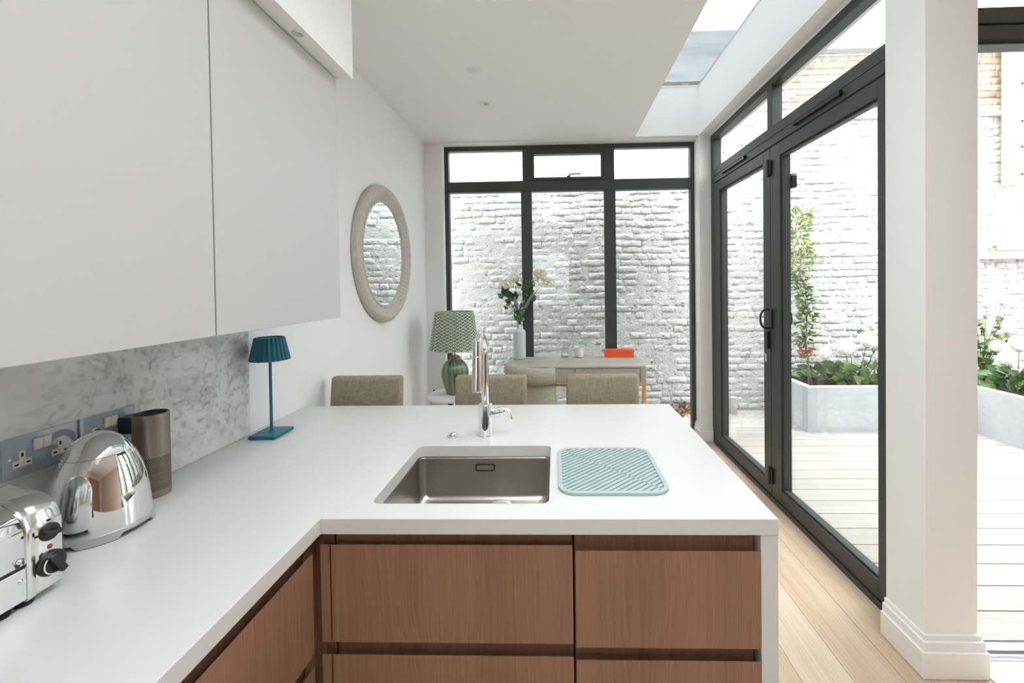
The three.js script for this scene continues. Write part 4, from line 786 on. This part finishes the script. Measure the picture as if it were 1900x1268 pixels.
// raised planters
{
  const t = thing('planter', 'pale grey rendered raised planter along the back wall, turning the corner to the right', 'planter');
  const x0 = 2.455, x1 = 4.045, zf = -4.29, zb = ZG + 0.06, y = 0.447, k = 0.07;
  part('front_wall', bx(x0, x1 + k, -0.06, y, zf - k, zf, 0.006), M.planter, t);
  part('end_wall', bx(x0, x0 + k, -0.06, y, zb, zf - k, 0.006), M.planter, t);
  part('side_wall', bx(x1, x1 + k, -0.06, y, zf, -2.3, 0.006), M.planter, t);
  part('soil', uvBox(slab([[x0 + k, zb], [5.6, zb], [5.6, -2.3], [x1 + k, -2.3], [x1 + k, zf - k], [x0 + k, zf - k]], 0.30, y - 0.045)), M.soil, t);
}
{ // climber trained up a cane
  srand(55);
  const t = thing('climber', 'slender climbing jasmine trained up the white wall from the planter corner', 'climber', [2.66, 0.40, -4.62]);
  const path = [[0, 0, 0], [0.01, 0.25, -0.03], [-0.015, 0.5, -0.05], [0.03, 0.8, -0.09], [-0.02, 1.1, -0.13], [0.02, 1.4, -0.17], [-0.01, 1.65, -0.22], [0.09, 1.9, -0.27]];
  part('stem', taperTube(path, (q) => 0.011 - 0.007 * q, 60, 8), M.woodStem, t);
  part('side_stem', taperTube([[0.02, 0.0, 0.02], [-0.02, 0.4, -0.01], [0.03, 0.9, -0.08], [-0.04, 1.3, -0.14], [-0.06, 1.7, -0.2]], (q) => 0.006 - 0.003 * q, 40, 6), M.woodStem, t);
  const cv = new THREE.CatmullRomCurve3(path.map((p) => V(...p))), small = [leafGeo(0.055, 0.02, 0.5, 4), leafGeo(0.07, 0.024, 0.8, 4), leafGeo(0.045, 0.018, 0.3, 4)];
  const bins = { A: [], B: [], C: [], R: [], Y: [], W: [] }, o = new THREE.Object3D(), star = floret(0.022, 12);
  for (let k = 0; k < 900; k++) {
    const q = Math.pow(rnd(), 0.85), p = cv.getPointAt(clamp(0.13 + 0.87 * q)), y = p.y, a = rnd() * Math.PI * 2, spread = rr(0.0, 0.075) + (y > 1.2 ? 0.05 : 0);
    o.position.set(p.x + Math.cos(a) * spread, p.y + rr(-0.03, 0.03), p.z + Math.sin(a) * spread * 0.7); o.quaternion.setFromUnitVectors(UP, V(Math.cos(a), rr(-0.9, 0.5), Math.sin(a)).normalize()); o.rotateY(rr(-1, 1)); o.scale.setScalar(rr(0.8, 1.3)); o.updateMatrix();
    const kind = y > 0.30 && y < 0.42 && rnd() < 0.75 ? 'R' : y > 1.15 ? (rnd() < 0.5 ? 'Y' : 'B') : rnd() < 0.5 ? 'C' : rnd() < 0.5 ? 'A' : 'B';
    bins[kind].push(small[k % 3].clone().applyMatrix4(o.matrix));
    if (y > 0.5 && rnd() < 0.14) { o.scale.setScalar(rr(0.6, 1)); o.updateMatrix(); bins.W.push(star.clone().applyMatrix4(o.matrix)); }
  }
  for (let k = 0; k < 16; k++) { // trailing side shoots
    const q = rr(0.25, 0.98), p = cv.getPointAt(q), s = rnd() < 0.6 ? 1 : -1, l = rr(0.10, 0.24), e = [p.x + s * l, p.y + rr(0.0, 0.10), p.z + rr(-0.02, 0.05)];
    part('shoot', taperTube([[p.x, p.y, p.z], [p.x + s * l * 0.5, p.y + 0.05, p.z], e], () => 0.0016, 6, 5), M.stem, t);
    for (let j = 0; j < 7; j++) { const u = 0.3 + j / 9; o.position.set(p.x + (e[0] - p.x) * u, p.y + (e[1] - p.y) * u + 0.03 * Math.sin(u * 3), p.z + (e[2] - p.z) * u); o.quaternion.setFromUnitVectors(UP, V(s * 0.6, rr(-1, 1), rr(-1, 1)).normalize()); o.scale.setScalar(rr(0.6, 1)); o.updateMatrix(); bins[p.y > 1.1 ? 'Y' : 'B'].push(small[j % 3].clone().applyMatrix4(o.matrix)); }
  }
  for (const [k, m] of [['A', M.leafA], ['B', M.leafB], ['C', M.leafC], ['R', M.leafRust], ['Y', M.leafYellow]]) part('foliage', join(bins[k]), m, t).userData.kind = 'stuff';
  part('blossom', join(bins.W), M.petalCream, t).userData.kind = 'stuff';
}
hydrangea('white hydrangea bush in the planter seen through the folding door', 3.10, 0.40, -4.55, 0.34, [[-0.16, 0.40, 0.06, 0.10], [-0.32, 0.33, 0.0, 0.085], [0.10, 0.47, 0.03, 0.10], [0.20, 0.30, 0.10, 0.085], [0.02, 0.36, -0.12, 0.08], [0.26, 0.42, -0.05, 0.09]], 90, 61);
hydrangea('white hydrangea bush at the planter corner seen through the open sliding door', 4.42, 0.40, -4.25, 0.33, [[-0.22, 0.34, 0.12, 0.075], [0.02, 0.32, 0.16, 0.085], [0.22, 0.36, 0.10, 0.08], [0.12, 0.42, -0.1, 0.08], [-0.1, 0.42, -0.08, 0.075]], 90, 67);
hydrangea('low hydrangea leaves trailing behind the climber in the planter', 2.86, 0.40, -4.78, 0.22, [[0.1, 0.3, 0, 0.05]], 40, 71);
hydrangea('hydrangea bush spilling over the right-hand planter wall nearest the house', 4.55, 0.40, -3.75, 0.34, [[-0.12, 0.34, 0.1, 0.08], [0.1, 0.38, 0, 0.08]], 80, 73);
function rose(label, x, y, z, h, w, s, nStem, blooms) {
  srand(s);
  const t = thing('rose_bush', label, 'shrub', [x, y, z]);
  for (let k = 0; k < nStem; k++) {
    const a = rnd() * Math.PI * 2, e = [Math.cos(a) * w * rr(0.3, 1), h * rr(0.65, 1), Math.sin(a) * w * rr(0.2, 0.6)], cv = new THREE.CatmullRomCurve3([V(0, 0, 0), V(e[0] * 0.3, e[1] * 0.55, e[2] * 0.3), V(...e)]);
    part('stem', taperTube([[0, 0, 0], [e[0] * 0.3, e[1] * 0.55, e[2] * 0.3], e], (q) => 0.006 - 0.004 * q, 14, 6), M.stem, t);
    for (let j = 0; j < 9; j++) { const p = cv.getPointAt(0.3 + 0.7 * j / 9), b = rnd() * Math.PI * 2; const m = part('leaf', LG[2], [M.leafA, M.leafB, M.leafC][j % 3], t, [p.x, p.y, p.z]); aim(m, [Math.cos(b), rr(-0.2, 0.8), Math.sin(b)], rr(-1, 1)); m.scale.setScalar(rr(0.5, 0.85)); }
    if (k < blooms) part('bloom', floret(rr(0.035, 0.05), 20), k % 4 === 3 ? M.petalWhite : M.petalPink, t, e);
  }
}
rose('tall pink rose with open stems above the hydrangea in the sliding door opening', 4.36, 0.40, -4.52, 0.86, 0.40, 81, 13, 8);
rose('pink rose beside the white hydrangea at the edge of the folding door', 3.46, 0.40, -4.72, 0.72, 0.30, 87, 8, 5);
rose('loose pink rose over the right-hand planter wall at the picture edge', 4.60, 0.40, -4.0, 0.80, 0.34, 89, 9, 6);
// cut flowers in the vase, each stem a thing
{
  const O = [-0.357, 0.7875 + 0.255, -4.09];
  function cut(name, label, tip, build) { const t = thing(name, label, 'flower', O, undefined); const m = [tip[0] * 0.22, tip[1] * 0.5, tip[2] * 0.3]; part('stem', taperTube([[tip[0] * 0.02, 0, 0], m, tip], () => 0.0028, 14, 6), M.stem, t); build(t, tip, m); }
  srand(97);
  const leaves = (t, at, n, r, mat, l = 1, dirY = [-0.2, 0.9]) => { for (let k = 0; k < n; k++) { const a = rnd() * Math.PI * 2; const m = part('leaf', LG[k % 3], mat, t, [at[0] + rr(-r, r), at[1] + rr(-r, r), at[2] + rr(-r, r)]); aim(m, [Math.cos(a), rr(...dirY), Math.sin(a)], rr(-1, 1)); m.scale.setScalar(rr(0.45, 0.7) * l); } };
  const heads = (t, tip, n, r, spread) => { for (let k = 0; k < n; k++) part('blossom', floret(r * rr(0.7, 1.1), 13, true), k % 3 ? M.petalCream : M.petalWhite, t, [tip[0] + rr(-spread, spread), tip[1] + rr(-spread * 0.7, spread), tip[2] + rr(-spread, spread) * 0.6]); };
  const long = leafGeo(0.15, 0.022, 1.5, 6);
  cut('lilac_stem', 'cream flower stem leaning left in the vase', [-0.15, 0.40, 0.02], (t, tip, m) => { heads(t, [tip[0] + 0.02, tip[1] + 0.06, tip[2]], 7, 0.03, 0.055); leaves(t, [tip[0] + 0.05, tip[1] - 0.06, tip[2]], 16, 0.055, M.leafC, 1.15); leaves(t, [tip[0] + 0.06, tip[1] - 0.15, tip[2]], 6, 0.04, M.leafA); });
  cut('lilac_stem', 'cream flower stem standing tall in the middle of the vase', [-0.03, 0.44, -0.01], (t, tip, m) => { heads(t, [tip[0], tip[1] + 0.04, tip[2]], 6, 0.03, 0.045); leaves(t, [tip[0] - 0.03, tip[1] - 0.1, tip[2]], 6, 0.03, M.leafC); });
  cut('lilac_stem', 'large cream flower stem leaning right in the vase', [0.20, 0.42, 0.0], (t, tip, m) => { heads(t, [tip[0] + 0.02, tip[1] + 0.06, tip[2]], 14, 0.034, 0.085); leaves(t, [tip[0] - 0.10, tip[1] - 0.02, tip[2]], 22, 0.065, M.leafC, 1.15); leaves(t, [tip[0] - 0.10, tip[1] - 0.13, tip[2]], 7, 0.04, M.leafA); });
  const spike = (t, tip, m) => { const g = []; const c0 = V(...m).lerp(V(...tip), 0.25), c1 = V(...tip); for (let k = 0; k < 90; k++) { const q = k / 90, p = c0.clone().lerp(c1, q), a = k * 2.4, r = 0.014 * (1 - q * 0.6); g.push(strip(new THREE.IcosahedronGeometry(0.0052, 0)).translate(p.x + r * Math.cos(a), p.y, p.z + r * Math.sin(a))); } part('flower_spike', join(g), M.petalViolet, t); };
  cut('veronica_stem', 'slim violet flower spike upright in the vase', [-0.035, 0.335, 0.05], spike);
  cut('veronica_stem', 'slim violet flower spike slanting right in the vase', [0.135, 0.36, 0.06], spike);
  cut('greenery_stem', 'sprig of long drooping green leaves at the vase neck', [0.02, 0.19, 0.05], (t, tip) => { for (let k = 0; k < 18; k++) { const a = k * 2.4, m = part('leaf', long, k % 3 ? M.leafA : M.leafC, t, [0.005 * Math.cos(a), 0.085 + k * 0.008, 0.01]); aim(m, [Math.cos(a) * 0.9, 0.75, Math.sin(a) * 0.9], 0); } });
}
// ---------------------------------------------------------------- garden odds and ends
{
  srand(41);
  const peb = new THREE.IcosahedronGeometry(1, 1), n = 2600, m = new THREE.InstancedMesh(peb, std({ color: lin(1, 1, 1), roughness: 0.8 }), n), o = new THREE.Object3D(), c = new THREE.Color();
  for (let k = 0; k < n; k++) { const r = rr(0.008, 0.02), h = clamp((k / n - 0.6) * 2.5); o.position.set(rr(-1.6, 1.53), -0.012 + r * 0.3, rr(ZG + 0.02, -4.33)); o.rotation.set(rnd() * 6, rnd() * 6, rnd() * 6); o.scale.set(r, r * 0.6, r * 0.85); o.updateMatrix(); m.setMatrixAt(k, o.matrix); const b = rr(0.5, 0.86); m.setColorAt(k, c.setRGB(b, b * 0.98, b * 0.94)); }
  m.name = 'gravel'; m.userData.kind = 'stuff'; m.userData.label = 'white pebbles on the ground outside the end window'; m.castShadow = m.receiveShadow = true; scene.add(m);
  const lg = leafGeo(0.06, 0.035, 1.2, 3), q = new THREE.InstancedMesh(lg, std({ color: lin(1, 1, 1), roughness: 0.9, side: THREE.DoubleSide }), 170);
  for (let k = 0; k < 170; k++) { const near = rnd(); o.position.set(rr(1.0, 1.53), rr(0.005, 0.10) * (1 - near * 0.4), ZG + 0.03 + near * 0.2); o.rotation.set(rnd() * 6, rnd() * 6, rnd() * 6); o.scale.setScalar(rr(0.6, 1.2)); o.updateMatrix(); q.setMatrixAt(k, o.matrix); const b = rr(0.4, 1); q.setColorAt(k, c.setRGB(0.36 * b, 0.20 * b, 0.11 * b)); }
  q.name = 'leaf_litter'; q.userData.kind = 'stuff'; q.userData.label = 'dry brown leaves heaped at the foot of the garden wall'; q.castShadow = q.receiveShadow = true; scene.add(q);
}
{
  const t = thing('timber_post', 'pale raw timber post bolted to the garden wall at the top right', 'post', [5.06, 2.52, ZG + 0.05]);
  part('post_beam', bx(-0.045, 0.115, 0, 2.0, 0, 0.12, 0.004), M.pine, t);
  for (const y of [0.06, 0.36, 0.64, 1.05]) part('bolt', lathe([[0, 0.012], [0.008, 0.011], [0.011, 0.006], [0.012, 0]], 12).rotateX(Math.PI / 2).translate(0.06, y + 0.05, 0.12), M.black, t);
  const l = thing('wall_ledge', 'white stone ledge on the garden wall above the roses', 'ledge', [4.82, 1.71, ZG + 0.02]);
  part('ledge_block', bx(0, 1.6, 0, 0.085, -0.03, 0.13, 0.006), M.render, l); part('ledge_cap', bx(0.06, 1.6, 0.086, 0.115, -0.03, 0.15, 0.006), std({ color: lin(0.42, 0.45, 0.48), roughness: 0.6 }), l);
  srand(13); const w = thing('weed', 'small green weed sprouting from the end of the stone ledge', 'plant', [4.87, 1.79, ZG + 0.12]);
  for (let k = 0; k < 14; k++) { const a = rnd() * 6.28, m = part('leaf', LG[2], k % 2 ? M.leafB : M.leafYellow, w, [rr(-0.04, 0.04), rr(0, 0.06), rr(-0.02, 0.02)]); aim(m, [Math.cos(a), rr(-0.6, 0.9), Math.sin(a)], 0); m.scale.setScalar(rr(0.4, 0.7)); }
  const b = thing('garden_light', 'small stone-coloured garden light at the foot of the wall', 'garden light', [1.985, -0.004, ZG + 0.13]);
  part('light_body', lathe([[0, 0], [0.04, 0], [0.04, 0.16], [0.036, 0.165], [0.036, 0.185]], 28), std({ color: lin(0.5, 0.46, 0.4), roughness: 0.7 }), b); part('light_cap', lathe([[0.042, 0.185], [0.042, 0.205], [0, 0.21]], 28), M.aluminium, b);
}
// ---------------------------------------------------------------- the rest of the room, behind the camera (mirrored in the chrome)
{
  const t = thing('tall_cabinet', 'dark wood tall larder cupboards on the wall behind the camera', 'cabinet');
  part('carcass', bx(0.5, 2.9, 0.1, 2.3, 2.62, 3.19, 0.002), M.veneer, t);
  for (let k = 0; k < 4; k++) part('door', bx(0.502 + k * 0.6, 1.098 + k * 0.6, 0.1, 2.3, 2.598, 2.618, 0.002, k * 0.21), M.veneer, t);
  part('plinth', bx(0.5, 2.9, 0.001, 0.098, 2.66, 3.19, 0), M.veneer, t);
}
renderer.render(scene, camera);
